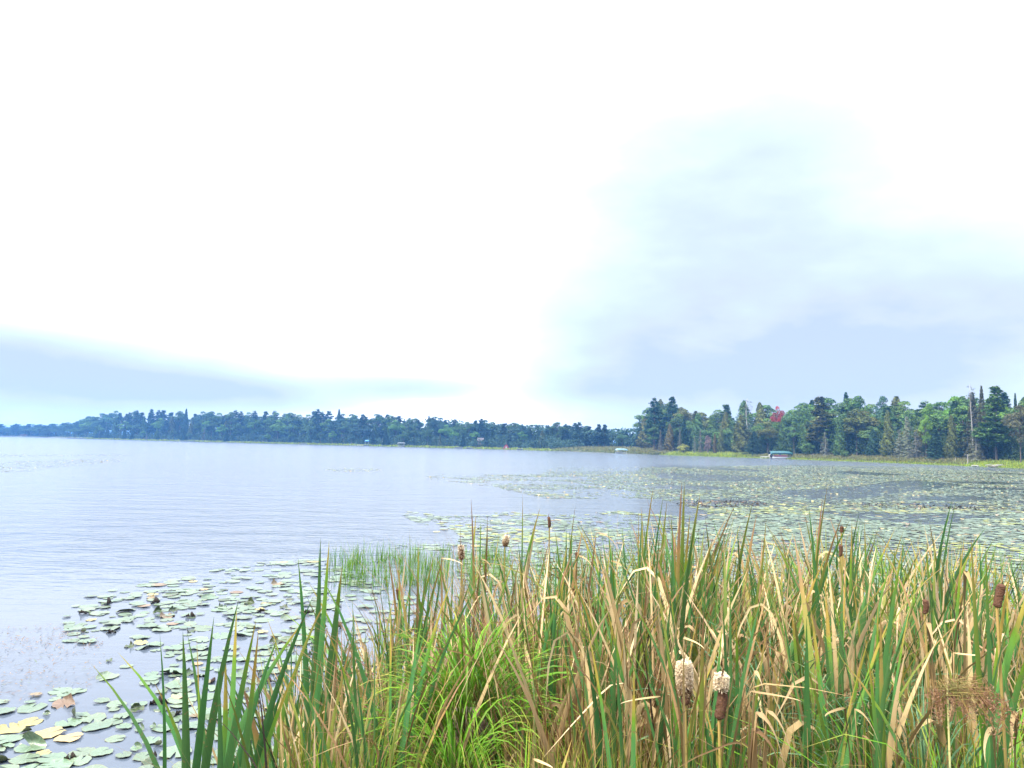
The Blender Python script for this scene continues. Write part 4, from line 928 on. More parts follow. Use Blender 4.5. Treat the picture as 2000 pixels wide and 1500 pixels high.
hero('cattail with an orange brown curved leaf over the open water gap', 830, 4.0, [(868, 1082, 840, 1180, 10, 't'), (838, 1086, 824, 1190, 9, 'g'), (862, 1120, 845, 1230, 8, 'g'), (815, 1110, 816, 1240, 9, 'b')])
hero('cattail with the tallest brown tipped pair near the open water', 922, 4.6, [(920, 973, 925, 1080, 8, 't'), (930, 1002, 922, 1100, 8, 'g'), (952, 1005, 950, 1100, 7, 'b'), (939, 1016, 936, 1120, 7, 'g'), (898, 1008, 902, 1130, 6, 't')])
hero('cattail with a very thin leaf standing alone against the lake', 1020, 4.3, [(1021, 962, 1020, 1080, 5, 'g'), (1055, 992, 1032, 1080, 9, 'g'), (1046, 1030, 1030, 1120, 9, 'n'), (1012, 1060, 1024, 1200, 8, 'g'), (1075, 1050, 1050, 1150, 8, 'b')])
hero('cattail with bent sprig tips above the pads in mid bed', 1118, 4.2, [(1124, 985, 1112, 1090, 5, 't'), (1106, 1030, 1105, 1120, 9, 'g'), (1085, 1040, 1095, 1130, 8, 'g'), (1140, 1025, 1122, 1120, 7, 'b'), (1112, 1035, 1118, 1140, 9, 'g')])
hero('tall cattail rising by the pad field with hooked brown tips', 1265, 3.6, [(1277, 945, 1262, 1060, 11, 'g'), (1253, 990, 1255, 1090, 10, 't'), (1296, 965, 1280, 1080, 10, 'g'), (1303, 978, 1290, 1100, 8, 't'), (1240, 1000, 1250, 1130, 8, 'b')])
hero('highest cattail of the bed, its twin blades brown at the points', 1332, 3.3, [(1332, 938, 1327, 1040, 10, 't'), (1337, 940, 1333, 1060, 10, 't'), (1368, 962, 1350, 1070, 10, 't'), (1348, 1000, 1340, 1100, 9, 'g'), (1310, 1000, 1318, 1110, 9, 't')])
hero('cattail with a lone green blade tipped rust against the pad field', 1450, 3.6, [(1471, 978, 1452, 1060, 8, 't'), (1478, 1004, 1462, 1090, 9, 't'), (1497, 1010, 1488, 1120, 9, 'g'), (1440, 1030, 1446, 1130, 8, 'g')])
hero('tall brown pointed cattail leaning in the thick of the bed', 1600, 3.2, [(1617, 942, 1604, 1030, 10, 't'), (1606, 976, 1598, 1060, 9, 't'), (1648, 1000, 1620, 1080, 10, 't'), (1660, 1015, 1625, 1090, 9, 'g'), (1585, 1020, 1590, 1120, 9, 'g'), (1580, 990, 1590, 1090, 9, 'g')])
hero('cattail with two slim blades crossing high above the pads', 1850, 3.4, [(1860, 975, 1846, 1030, 9, 'g'), (1867, 980, 1852, 1050, 8, 'g'), (1884, 1022, 1868, 1090, 10, 'g'), (1815, 1020, 1830, 1100, 8, 't'), (1925, 1030, 1885, 1090, 9, 'g')])
hero('bright green arching cattail in the foreground of the bed', 1745, 1.9, [(1640, 1282, 1702, 1360, 14, 'g'), (1748, 1232, 1731, 1330, 15, 'g'), (1695, 1270, 1708, 1390, 13, 'g'), (1770, 1265, 1745, 1400, 13, 'n'), (1720, 1180, 1722, 1330, 12, 't')])
hero('dense upright green cattail rising in a fan behind the tawny hooked leaves', 1690, 2.7, [(1663, 1125, 1678, 1220, 10, 'g'), (1697, 1130, 1687, 1230, 13, 'g'), (1725, 1100, 1705, 1200, 11, 'g'), (1650, 1140, 1668, 1240, 9, 'g'), (1762, 1168, 1735, 1230, 8, 'g'), (1680, 1160, 1684, 1250, 12, 'g')])
hero('tall green cattail slanting at the edge beside the big brown head', 1960, 1.9, [(2008, 1098, 1972, 1210, 17, 'g'), (2030, 1110, 1985, 1230, 18, 'g'), (1925, 1060, 1930, 1200, 15, 'g'), (2040, 1200, 1990, 1340, 19, 'g'), (1897, 1050, 1905, 1200, 12, 't')])
hero('single yellow edged broad leaf curving up from the bottom edge', 1130, 1.75, [(1171, 1370, 1146, 1420, 13, 't'), (1118, 1440, 1105, 1480, 12, 'g'), (1190, 1420, 1160, 1470, 10, 'g')])
hero('cattail with one gilded leaf leaning behind the fluffy heads', 1430, 2.2, [(1471, 1212, 1440, 1290, 10, 't'), (1385, 1282, 1365, 1350, 8, 't'), (1412, 1180, 1418, 1290, 12, 'g'), (1438, 1200, 1440, 1320, 11, 'g')])
hero('blue green cattail of tight upright blades by the rusty thicket', 1082, 3.0, [(1072, 1130, 1078, 1230, 8, 'g'), (1086, 1125, 1084, 1220, 8, 'g'), (1097, 1150, 1091, 1240, 7, 'g'), (1060, 1160, 1072, 1260, 7, 'g'), (1108, 1170, 1098, 1270, 7, 'g')])
hero('cattail with two very dark bent stalks over the pads edge', 470, 1.9, [(408, 1385, 460, 1440, 5, 'k'), (500, 1310, 512, 1400, 6, 'k'), (498, 1400, 530, 1470, 6, 'k'), (437, 1330, 470, 1430, 8, 't')])
# hooked dry leaves
def hook(px0, d, apex, tip, wp, label=None, parent=None, kd=None):
    r = parent or cattail_root(px0, d, label); A = P(*apex, d); T = P(*tip, d-.06); Rt = Vector(r.location)+Vector((random.uniform(-.02, .02), random.uniform(-.02, .02), 0))
    ctrl = []
    up1 = Rt.lerp(A, .5)+Vector((-.01, 0, 0)); pts = []
    for i in range(7): pts.append(Rt.lerp(A, i/7))
    dx = (T.x-A.x); k = 8
    for i in range(k+1):                     # rounded bend, then hanging
        s = i/k; q = A.lerp(T, s); q.z = A.z+(T.z-A.z)*s**1.9; q.x = A.x+dx*(1-(1-s)**1.5); pts.append(q)
    n_ = len(pts); V = []; v = []; u = []; b0 = Vector(r.location)
    for i, p in enumerate(pts):
        s = i/(n_-1); t = (pts[min(i+1, n_-1)]-pts[max(i-1, 0)]).normalized(); wd = Vector((.25 if dx > 0 else -.25, .9, .28)) if i > 6 else Vector((1, .5, 0))
        wd = (wd-t*wd.dot(t)).normalized(); 
        if V and wd.dot(lastw) < 0: wd = -wd
        lastw = wd; w_ = wp/F*d*.78*min(1, ((1-s)/.45)**.8+.02)/2; q = p-b0; nn_ = t.cross(wd)
        V += [q-wd*w_, q+nn_*w_*.3, q+wd*w_]; v += [s]*3; u += [0, .5, 1]
    f = []
    for i in range(n_-1): b = 3*i; f += [(b, b+1, b+4, b+3), (b+1, b+2, b+5, b+4)]
    obj('leaf', mesh('leaf', [tuple(q) for q in V], f, kd or M_TAN, {'v': v, 'u': u, 'rnd': [random.random()]*len(v)}), r)
    if not parent: CATS.append(dict(o=r, px=px0, d=d, label=label))
    return r
r = hook(1445, 1.75, (1478, 1392), (1532, 1508), 24, 'big tawny cattail with hooked dry leaves hanging over the bottom edge')
hook(1445, 1.75, (1498, 1388), (1548, 1492), 17, parent=r); hook(1445, 1.75, (1470, 1424), (1528, 1520), 20, parent=r, kd=M_BROWN); hook(1425, 1.75, (1465, 1350), (1566, 1370), 9, parent=r); hook(1445, 1.8, (1474, 1310), (1492, 1350), 11, parent=r)
r = hook(1730, 1.8, (1650, 1382), (1612, 1400), 9, 'dry cattail with pale arched leaves left of the drooping seed cluster'); hook(1740, 1.8, (1670, 1385), (1722, 1478), 12, parent=r); hook(1760, 1.85, (1752, 1405), (1778, 1500), 12, parent=r); hook(1700, 1.9, (1685, 1436), (1722, 1500), 9, parent=r)
r = hook(1950, 1.8, (1940, 1420), (1925, 1490), 12, 'pale broken leaf pair standing at the bottom by the drooping seed cluster'); hook(1960, 1.8, (1985, 1390), (1980, 1470), 13, parent=r)
r = hook(1065, 1.7, (1042, 1482), (1080, 1500), 9, 'single pale leaf curled over at the very bottom of the bed')
r = hook(1870, 2.3, (1862, 1275), (1925, 1280), 8, 'dry hooked leaf above the drooping seed cluster'); hook(1880, 2.4, (1885, 1115), (1905, 1180), 12, parent=r); hook(1800, 2.4, (1812, 1215), (1825, 1265), 12, parent=r)
r = hook(1330, 1.9, (1335, 1246), (1376, 1268), 8, 'pale leaf arched over the white fluffy seed head'); hook(1300, 2.0, (1385, 1228), (1400, 1248), 6, parent=r)
r = hook(1210, 2.0, (1290, 1360), (1212, 1375), 7, 'long pale leaf bowed across in front of the fluffy seed heads', kd=M_TAN)
r = hook(1105, 4.2, (1128, 1085), (1160, 1120), 9, 'pale drooping leaf group behind the rusty thicket'); hook(1140, 4.2, (1165, 1040), (1215, 1100), 7, parent=r); hook(1180, 4.0, (1190, 1095), (1235, 1140), 8, parent=r)
r = hook(890, 4.0, (862, 1090), (905, 1105), 6, 'pale hooked leaf above the grassy gap of water'); hook(925, 4.0, (940, 1092), (965, 1130), 6, parent=r)

# seed head plants
def headplant(label, px0, d, b, t, rp, leaves=(), **k):
    r = hero(label, px0, d, leaves) if leaves else cattail_root(px0, d, label)
    if not leaves: CATS.append(dict(o=r, px=px0, d=d, label=label))
    head_on(r, P(*b, d-.03), P(*t, d-.03), rp/F*d/2, **k); return r
headplant('cattail with a white fluffy seed head bursting open over a dark base', 1342, 1.95, (1338, 1378), (1336, 1296), 17, [(1380, 1278, 1356, 1390, 12, 't'), (1290, 1265, 1318, 1370, 10, 'b'), (1350, 1380, 1348, 1440, 10, 'g'), (1318, 1320, 1330, 1420, 9, 'b'), (1362, 1345, 1356, 1440, 9, 'g')], ragged=.03, seed=1, fluff=(12000, .26, 1.04, 5, 1.5))
headplant('cattail with a dark seed head shedding pale fluff at its top', 1408, 1.95, (1404, 1406), (1410, 1318), 20, [(1438, 1288, 1420, 1400, 11, 'b'), (1378, 1380, 1392, 1440, 11, 'g'), (1460, 1320, 1440, 1420, 12, 'b'), (1398, 1370, 1396, 1450, 9, 'g')], ragged=.03, seed=2, fluff=(1500, .68, 1.01, 6, 1.1))
headplant('cattail bearing the big curved dark brown seed head', 1945, 1.95, (1947, 1187), (1957, 1140), 15, [(1975, 1110, 1958, 1210, 12, 'g'), (1938, 1290, 1942, 1350, 8, 'b')], ragged=.03, seed=4)
headplant('cattail with a short dark brown head behind dry folded leaves', 1806, 2.5, (1806, 1199), (1805, 1170), 10, [(1822, 1140, 1812, 1230, 8, 'g'), (1790, 1180, 1800, 1260, 9, 'n')], seed=5)
headplant('cattail with a pale fluffy brown head beside the open water', 901, 4.3, (902, 1094), (900, 1064), 9, ragged=.05, seed=6, fluff=(700, .1, 1., 7, 1.2))
headplant('cattail with a tan fluffy head above the green sedge mound', 988, 4.3, (986, 1068), (990, 1046), 8, ragged=.05, seed=7, fluff=(900, .1, 1., 8, 1.35))
headplant('cattail with a slim brown head standing above the pads in mid bed', 1072, 4.3, (1073, 1030), (1071, 1009), 6, seed=8)
headplant('cattail with a small blackish head by the gap of water', 778, 4.2, (779, 1172), (776, 1149), 7, seed=9)
headplant('cattail with a slender dark head before the pad field', 1641, 3.3, (1641, 1087), (1642, 1064), 7, seed=10)
headplant('cattail with a faded brown head low in the bed by the pad field', 1127, 4.5, (1127, 1092), (1126, 1078), 6, seed=12)
headplant('cattail with a weathered tan head high in the bed', 1642, 3.6, (1643, 1040), (1644, 1028), 7, seed=13, ragged=.05)

# the crowd of cattails
SIL = [(300, 1300), (560, 1230), (640, 1190), (700, 1230), (760, 1120), (800, 1070), (870, 1075), (920, 1030), (1000, 1040), (1080, 1040), (1180, 1040), (1250, 985), (1340, 975), (1420, 1010), (1500, 1025), (1560, 1010), (1610, 975), (1680, 1020), (1760, 1035), (1850, 1015), (1920, 1050), (2000, 1070), (2150, 1060)]
rng = np.random.RandomState(77); random.seed(77)
bkc = defaultdict(list)
LMC = [(622, 1200, 'the tallest waterside cattail'), (778, 1160, 'the blackish head'), (901, 1080, 'the pale fluffy head'), (988, 1057, 'the tan fluffy head'), (1072, 1020, 'the slim brown head'), (1127, 1085, 'the faded low brown head'),
       (1332, 1000, 'the twin bladed cattail'), (1338, 1330, 'the white fluffy seed head'), (1408, 1360, 'the half fluffy head'), (1641, 1075, 'the slender dark head'), (1805, 1185, 'the short dark head'), (1955, 1160, 'the curved dark head'), (1500, 1420, 'the tawny hooked leaves')]
N_CROWD = 262; cnt = 0; tries = 0
while cnt < N_CROWD and tries < 9000:
    tries += 1
    a = rng.uniform(560, 2120); d = math.exp(rng.uniform(math.log(2.05), math.log(6.6)))
    x, y = (a-1000)/F*d, d
    if float(near_z(np.array(x), np.array(y))) < -.12: continue
    if a < 1000 and rng.rand() < .30+(.2 if a < 760 else 0): continue
    if a < 1150 and d < 3.2 and rng.rand() < .75: continue
    if 850 < a < 1020 and d < 3.6: continue
    sil = float(np.interp(a, [q[0] for q in SIL], [q[1] for q in SIL]))
    near_f = max(0, (3.8-d)/2.0); top = sil+abs(rng.normal(0, 22))-14+near_f*rng.uniform(60, 240)
    T = P(a, top, d); z0 = ground_at(x, y)-.03; L = T.z-z0
    if L > 2.3 or L < .5: L = min(2.3, max(.55, L))
    r = empty('cattail_plant', (x, y, z0), rng.uniform(0, 6.28)); r.rotation_euler = (rng.normal(0, .03), rng.normal(.03, .03), rng.uniform(0, 6.28))
    dry = .20+.48*n2(x, y, .8, 2)*(1 if a > 850 else .7)-(.14 if a > 1650 and d > 3.3 else 0); nleaf = rng.randint(5, 9); cc = defaultdict(int)
    for i in range(nleaf):
        q = rng.rand()
        kd = ('tan' if rng.rand() < .28 else 'fold' if rng.rand() < .65 else 'brown') if q < dry else ('green' if rng.rand() < .60 else 'tip' if rng.rand() < .8 else 'arch')
        if d < 2.7 and kd in ('fold', 'arch') and rng.rand() < .6: kd = 'green'
        if rng.rand() < .025: kd = 'dark'
        cc[kd] += 1; me = LEAF[kd][rng.randint(len(LEAF[kd]))]; s = L*(rng.uniform(.62, 1.02) if i else 1.)*(1.04 if kd in ('fold', 'arch') else 1); wsc = rng.uniform(1.0, 1.6)*1.35
        th = rng.uniform(0, 6.28); o = obj('leaf', me, r, (.018*math.cos(th), .018*math.sin(th), 0), (rng.normal(0, .035), rng.normal(0, .04), th), (s, s, s))
        if kd != 'dark': o.scale = (s, s*wsc/L**.6, s)
    g_ = cc['green']+cc['tip']+cc['arch']; b_ = cc['tan']+cc['fold']+cc['brown']
    look = 'all green' if b_ == 0 else 'mostly green' if g_ > b_+1 else 'mostly dry' if b_ > g_+1 else 'half dry'
    if cc['fold'] >= 2: look += ' bent leaved'
    size = 'tall' if L > 1.75 else 'short' if L < 1.2 else 'mid-high'
    pt = top+60; j = min(range(len(LMC)), key=lambda q: math.hypot(LMC[q][0]-a, LMC[q][1]-pt))
    rel = 'in front' if d < 2.9 else 'behind' if d > 4.4 else 'level'
    bkc[(look, size, j, rel, 'left' if a < LMC[j][0] else 'right')].append((abs(a-LMC[j][0]), r)); cnt += 1
for (look, size, j, rel, side), L_ in bkc.items():
    L_.sort(key=lambda q: q[0])
    for q, (_, r) in enumerate(L_):
        o = '' if len(L_) == 1 else ORD[min(q, 28)]+' '
        rl = {'in front': 'before, ', 'behind': 'behind, ', 'level': ''}[rel]
        tag(r, f'{o}{size} {look} cattail {rl}{side} of {LMC[j][2]}', 'cattail', 'cattails of the reed bed')

def pool_mesh(me):
    n = len(me.vertices); co_ = np.empty(n*3, np.float32); me.vertices.foreach_get('co', co_); k = len(me.polygons); f = np.empty(k*4, np.int32); me.loops.foreach_get('vertex_index', f)
    v_ = np.empty(n, np.float32); u_ = np.empty(n, np.float32); me.attributes['v'].data.foreach_get('value', v_); me.attributes['u'].data.foreach_get('value', u_)
    return co_.reshape(-1, 3), f.reshape(-1, 4), v_, u_
def massed(name, label, kinds, n_, drange, hl, seed, xr=(560, 2180), wmul=1.3):
    rng = np.random.RandomState(seed); V = []; Fc = []; vs_ = []; us_ = []; rn = []; mi = []; b = 0; mats = []; i = 0; pool = {}
    while i < n_:
        a = rng.uniform(*xr); d = math.exp(rng.uniform(math.log(drange[0]), math.log(drange[1]))); x, y = (a-1000)/F*d, d; z = float(near_z(np.array(x), np.array(y)))
        if z < -.1 or (830 < a < 1010 and d < 3.2) or (a < 1000 and xr[1] > 900 and rng.rand() < .5): i += .2; continue
        k = kinds[rng.randint(len(kinds))]; me = LEAF[k][rng.randint(len(LEAF[k]))]
        if me.name not in pool: pool[me.name] = pool_mesh(me)
        c, f, v_, u_ = pool[me.name]; sil = float(np.interp(a, [q[0] for q in SIL], [q[1] for q in SIL])); top = P(a, sil+rng.uniform(-6, 250), d).z
        s_ = max(.4, min(hl, top-z)); th = rng.uniform(0, 6.28); q = c*np.array([s_, s_*wmul, s_]); ca, sa = math.cos(th), math.sin(th); tx, ty = rng.normal(0, .045, 2)
        q = np.stack([q[:, 0]*ca-q[:, 1]*sa+q[:, 2]*tx+x, q[:, 0]*sa+q[:, 1]*ca+q[:, 2]*ty+y, q[:, 2]+z-.03], 1)
        m_ = me.materials[0]
        if m_ not in mats: mats.append(m_)
        V.append(q); Fc.append(f+b); b += len(c); vs_.append(v_); us_.append(u_); rn.append(np.full(len(c), rng.rand())); mi += [mats.index(m_)]*len(f); i += 1
    return tag(obj(name, mesh(name, np.concatenate(V), np.concatenate(Fc), mats, {'v': np.concatenate(vs_), 'u': np.concatenate(us_), 'rnd': np.concatenate(rn)}, mi)), label, 'cattails', kind='stuff')
massed('massed_cattails', 'thin cattail leaves massed between the single plants', ['green', 'tip', 'tan', 'green', 'fold', 'green', 'tip'], 3000, (2.8, 6.8), 2.0, 401, wmul=1.05)
massed('waterside_cattails', 'thin upright green and rusty leaves massed at the water side of the bed', ['green', 'tip', 'brown', 'green', 'tan'], 420, (2.3, 4.6), 1.7, 403, (560, 850), .95)
massed('dry_cattail_leaves', 'dry broken cattail leaves tangled through the middle of the bed', ['fold', 'tan', 'brown', 'fold', 'tan', 'fold', 'dark'], 700, (2.4, 6.8), 1.4, 402, (680, 2180), 1.1)

# ------------------------------------------------------------------ sedge tussocks and fine growth
def tussock(name, label, cat, px_, d, n_, L, W, mat, spread_=.2, arch=1.1, seed=0, group=None, xr=None, part='blades', top=None):
    rng = np.random.RandomState(seed); t = (px_-1000)/F; x, y = t*d, d; z0 = ground_at(x, y)
    up = max(0., float(P(px_, top, d).z)-z0-L*(.58 if arch > 1.45 else .75 if arch > 1 else .9)) if top else 0.
    r = empty(name, (x, y, z0)); V = []; f = []; vv_ = []; u = []; rn = []
    for i in range(n_):
        th = rng.uniform(0, 6.28); rad = spread_*math.sqrt(rng.rand()); l = L*rng.uniform(.5, 1.08)
        A, b, c, dd_ = ribbon(L=l, W=W*rng.uniform(.6, 1.3), lean=rng.uniform(.02, .5)*min(1.6, arch), bend=arch*rng.uniform(.5, 1.35), twist=rng.uniform(-.6, .6), seg=7, tipl=.5, seed=i, side=.05, face=rng.uniform(-.5, .5))
        A = np.array(A); ca, sa = math.cos(th), math.sin(th); B = np.stack([A[:, 0]*ca-A[:, 1]*sa+rad*math.cos(th)*(xr or 1), A[:, 0]*sa+A[:, 1]*ca+rad*math.sin(th), A[:, 2]-.04+up*(1-.45*(rad/spread_)**2)], 1)
        B[:, 2] += (near_z(B[:, 0]*0+x+rad*math.cos(th)*(xr or 1), B[:, 1]*0+y+rad*math.sin(th))-z0)*1.
        o = len(V); V += B.tolist(); f += [tuple(q+o for q in w_) for w_ in b]; vv_ += c; u += dd_; rn += [rng.rand()]*len(c)
    if up > .05:
        hv = []; hn = 14
        for i in range(7):
            q = i/6
            for k in range(hn): a_ = 6.2832*k/hn; rr_ = spread_*.8*(q**.7)*(1+.12*math.sin(a_*3+seed)); hv.append((rr_*math.cos(a_)*(xr or 1), rr_*math.sin(a_), up*(1-.5*q**2)*(1 if q < .95 else 0)-.08))
        obj('hummock', mesh('hummock', hv, [(i*hn+k, (i+1)*hn+k, (i+1)*hn+(k+1) % hn, i*hn+(k+1) % hn) for i in range(6) for k in range(hn)], mg.m), r)
    p_ = obj(part, mesh(part, V, f, mat, {'v': vv_, 'u': u, 'rnd': rn}), r); p_['kind'] = 'stuff'
    return tag(r, label, cat, group)
TG = 'sedge tussocks in the reed bed'
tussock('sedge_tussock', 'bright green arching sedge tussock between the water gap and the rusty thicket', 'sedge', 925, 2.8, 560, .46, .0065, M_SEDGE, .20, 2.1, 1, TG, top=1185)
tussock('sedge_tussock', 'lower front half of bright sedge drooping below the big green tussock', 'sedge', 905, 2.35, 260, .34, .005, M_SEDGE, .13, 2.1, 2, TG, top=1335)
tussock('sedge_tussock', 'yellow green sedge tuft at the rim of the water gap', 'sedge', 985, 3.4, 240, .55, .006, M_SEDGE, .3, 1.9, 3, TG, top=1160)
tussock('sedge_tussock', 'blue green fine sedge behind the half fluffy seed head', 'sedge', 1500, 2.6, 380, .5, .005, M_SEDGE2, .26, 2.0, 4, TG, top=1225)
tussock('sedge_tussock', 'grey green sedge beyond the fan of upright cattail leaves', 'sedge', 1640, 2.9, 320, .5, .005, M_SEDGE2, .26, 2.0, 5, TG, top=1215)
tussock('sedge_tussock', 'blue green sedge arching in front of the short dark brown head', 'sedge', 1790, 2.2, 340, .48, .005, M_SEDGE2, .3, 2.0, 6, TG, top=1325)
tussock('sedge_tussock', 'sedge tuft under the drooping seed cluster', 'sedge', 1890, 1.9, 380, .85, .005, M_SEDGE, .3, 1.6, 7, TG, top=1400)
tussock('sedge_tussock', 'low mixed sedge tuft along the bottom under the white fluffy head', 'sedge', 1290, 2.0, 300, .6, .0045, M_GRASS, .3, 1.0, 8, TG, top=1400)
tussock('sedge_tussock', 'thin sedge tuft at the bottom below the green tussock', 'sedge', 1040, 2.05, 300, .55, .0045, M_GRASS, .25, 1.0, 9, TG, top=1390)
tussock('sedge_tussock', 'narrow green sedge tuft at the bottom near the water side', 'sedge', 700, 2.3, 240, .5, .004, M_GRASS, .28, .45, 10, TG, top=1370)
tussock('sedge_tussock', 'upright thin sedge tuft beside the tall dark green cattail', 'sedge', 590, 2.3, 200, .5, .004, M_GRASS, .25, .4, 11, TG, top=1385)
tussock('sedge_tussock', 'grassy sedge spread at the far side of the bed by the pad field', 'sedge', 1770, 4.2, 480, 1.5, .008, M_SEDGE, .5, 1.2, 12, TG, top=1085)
tussock('rusty_thicket', 'reddish brown thicket of dry wiry stems beside the green sedge mound', 'dry thicket', 1140, 3.0, 1100, 1.5, .003, M_RED, .42, .9, 20, part='stems', top=1150)
tussock('dry_thicket', 'pinkish brown mat of dead stems behind the rusty thicket', 'dry thicket', 1220, 3.9, 600, 1.6, .005, M_BROWN, .55, .8, 21, part='stems', top=1110)
# fine growth over the bank
def bank_field(name, label, n_, rect, Hr, W, mat, lean=.22, seed=0, seg=4, cap=None, cat='grass', accept=None):
    rng = np.random.RandomState(seed); a = rng.uniform(rect[0], rect[1], n_); d = np.exp(rng.uniform(math.log(rect[2]), math.log(rect[3]), n_)); x = (a-1000)/F*d; y = d
    z = near_z(x, y); k = z > -.2
    if accept is not None: k &= accept(a, d, x, y, rng)
    x, y, z, a, d = x[k], y[k], z[k], a[k], d[k]; m = len(x); Hh = rng.uniform(*Hr, m)
    return tag(obj(name, blade_field(name, np.stack([x, y], 1), z-.03, Hh, rng.uniform(.6, 1.4, m)*W, rng.uniform(0, 1, m), mat, rng, lean, seg)), label, cat, kind='stuff')
notuss = lambda a, d: ~((a > 830) & (a < 1010) & (d < 3.2))
left_ok = lambda a, d, x, y, r: notuss(a, d) & ((a > 560) | (r.uniform(0, 1, len(a)) < np.clip((a-330)/500, 0, 1)))
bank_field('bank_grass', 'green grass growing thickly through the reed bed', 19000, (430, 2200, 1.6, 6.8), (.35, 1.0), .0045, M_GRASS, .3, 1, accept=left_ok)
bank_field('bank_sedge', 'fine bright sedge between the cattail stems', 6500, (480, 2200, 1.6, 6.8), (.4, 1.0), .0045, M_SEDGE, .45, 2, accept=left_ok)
bank_field('dead_stems', 'dry tan and rusty stems standing through the reed bed', 3200, (560, 2200, 1.6, 6.8), (.45, 1.25), .004, M_BROWN, .3, 3, accept=left_ok)
bank_field('dry_leaves_litter', 'pale broken cattail leaves caught low in the reeds', 1500, (640, 2200, 2.4, 6.8), (.4, 1.2), .011, M_TAN, .42, 4, accept=left_ok)
bank_field('rusty_stems', 'thin rusty seed stems at the water side of the bank', 2600, (560, 1300, 1.7, 5.0), (.5, 1.05), .003, M_RED, .25, 5, accept=left_ok)
# sparse sedge standing in the water beyond the reed bed
def water_sedge(name, label, parts, seed):
    rng = np.random.RandomState(seed); X = []; Y = []; Hh = []
    for a0, a1, y0, y1, n_, h0, h1 in parts:
        a = rng.uniform(a0, a1, n_); b = rng.uniform(y0, y1, n_); k = rng.uniform(0, 1, n_) < (n2(a/22, b/9, 1.)**2*1.1+.04)*np.clip((a-a0)/60+.15, 0, 1)
        for q, w_ in zip(a[k], b[k]):
            ray = P(q, w_, 1.)-CAM; p = CAM+ray*(-H/ray.z); X.append(p.x); Y.append(p.y); Hh.append(rng.uniform(h0, h1))
    m = len(X)
    return tag(obj(name, blade_field(name, np.stack([X, Y], 1), np.full(m, -.05), np.array(Hh), rng.uniform(.006, .013, m), rng.uniform(0, 1, m), M_SEDGE, rng, .25, 3)), label, 'grass', kind='stuff')
water_sedge('water_sedge', 'bright green sedge standing in shallow water past the reeds', [(640, 990, 1086, 1150, 4600, .12, .62), (600, 700, 1090, 1110, 80, .2, .55), (980, 1300, 1088, 1150, 1300, .2, .6), (1500, 2100, 1088, 1150, 1500, .2, .6), (860, 1250, 1150, 1230, 700, .3, .8)], 31)
# drooping woolgrass
r = empty('woolgrass', P(1856, 1420, 1.75)-Vector((0, 0, .62))); r.location.z = ground_at(r.location.x, r.location.y); tag(r, 'drooping rusty brown seed cluster on a bent green stem near the corner', 'seed cluster')
M_WOOL = blade_mat('woolgrass_twigs', [(0, (.16, .16, .06)), (.5, (.24, .17, .08)), (1, (.27, .15, .08))], .7, .1, .06, .5, 0)
rng = np.random.RandomState(9); tw = MB(); spk = Cards(); b0 = Vector(r.location); hub = P(1850, 1345, 1.75)-b0
st = MB(); st.tube([(0, 0, -.03), (0.0, 0, hub.z*.5), tuple(hub)], [.004, .0035, .002], 6, .2); st.build('stem', M_SEDGE2, r, True)
for i in range(110):
    th = rng.uniform(0, 6.28); l = rng.uniform(.04, .12); o = hub+Vector((rng.normal(.01, .015), rng.normal(0, .012), rng.normal(0, .01)))
    e1 = o+Vector((math.cos(th)*l*.55+l*.25, math.sin(th)*l*.4, l*.12)); e2 = e1+Vector((math.cos(th)*l*.25+l*.28, math.sin(th)*l*.3, -l*rng.uniform(.4, 1.0)))
    tw.tube([o, e1, e2], [.0006, .0005, .0004], 3, rng.rand(), False)
    for q in range(14): spk.put(np.array(e1.lerp(e2, rng.uniform(.35, 1.1)))+rng.normal(0, .005, 3), np.array([1, 0, 0]), .0022, rng.rand(), 2.6)
tw.build('twigs', M_WOOL, r); obj('spikelets', spk.build('spikelets', plain('spikelet', (.17, .085, .045), .8, .4, 90), rng), r)

# ------------------------------------------------------------------ things on the shores
M_TEAL = plain('teal_canvas', (.004, .070, .068), .5, .1, 2); M_WHITE = plain('white_paint', (.34, .36, .36), .5, .05, 2); M_CREAM = plain('cream_wood', (.58, .56, .48), .7, .12, 4)
M_BLUE = plain('blue_canvas', (.05, .20, .45), .5, .1, 2); M_PBLUE = plain('pale_blue_canvas', (.38, .62, .72), .5, .08, 2); M_REDP = plain('red_cloth', (.22, .03, .04), .6, .1, 3); M_ALU = plain('aluminium', (.30, .32, .33), .35, .08, 5)
M_BLK = plain('black_cover', (.02, .022, .025), .5, .2, 3); M_WOOD = plain('grey_wood', (.32, .28, .23), .8, .25, 5); M_SEAT = plain('maroon_seat', (.22, .07, .10), .6, .1, 4); M_WIN = plain('window_glass', (.03, .04, .05), .15, .1, 2); M_WALL = plain('dark_red_wall', (.16, .06, .05), .8, .15, 2); M_TOP = plain('shingle', (.07, .06, .06), .8, .2, 2)
def setat(a, back, z=0., rz=0., name='x'):
    x, y = shore_pt(a, back); return empty(name, (x, y, z), rz)
def bxp(name, c, d, mat, parent, rz=0.): b = MB(); b.box(c, d, 0, rz); return b.build(name, mat, parent)
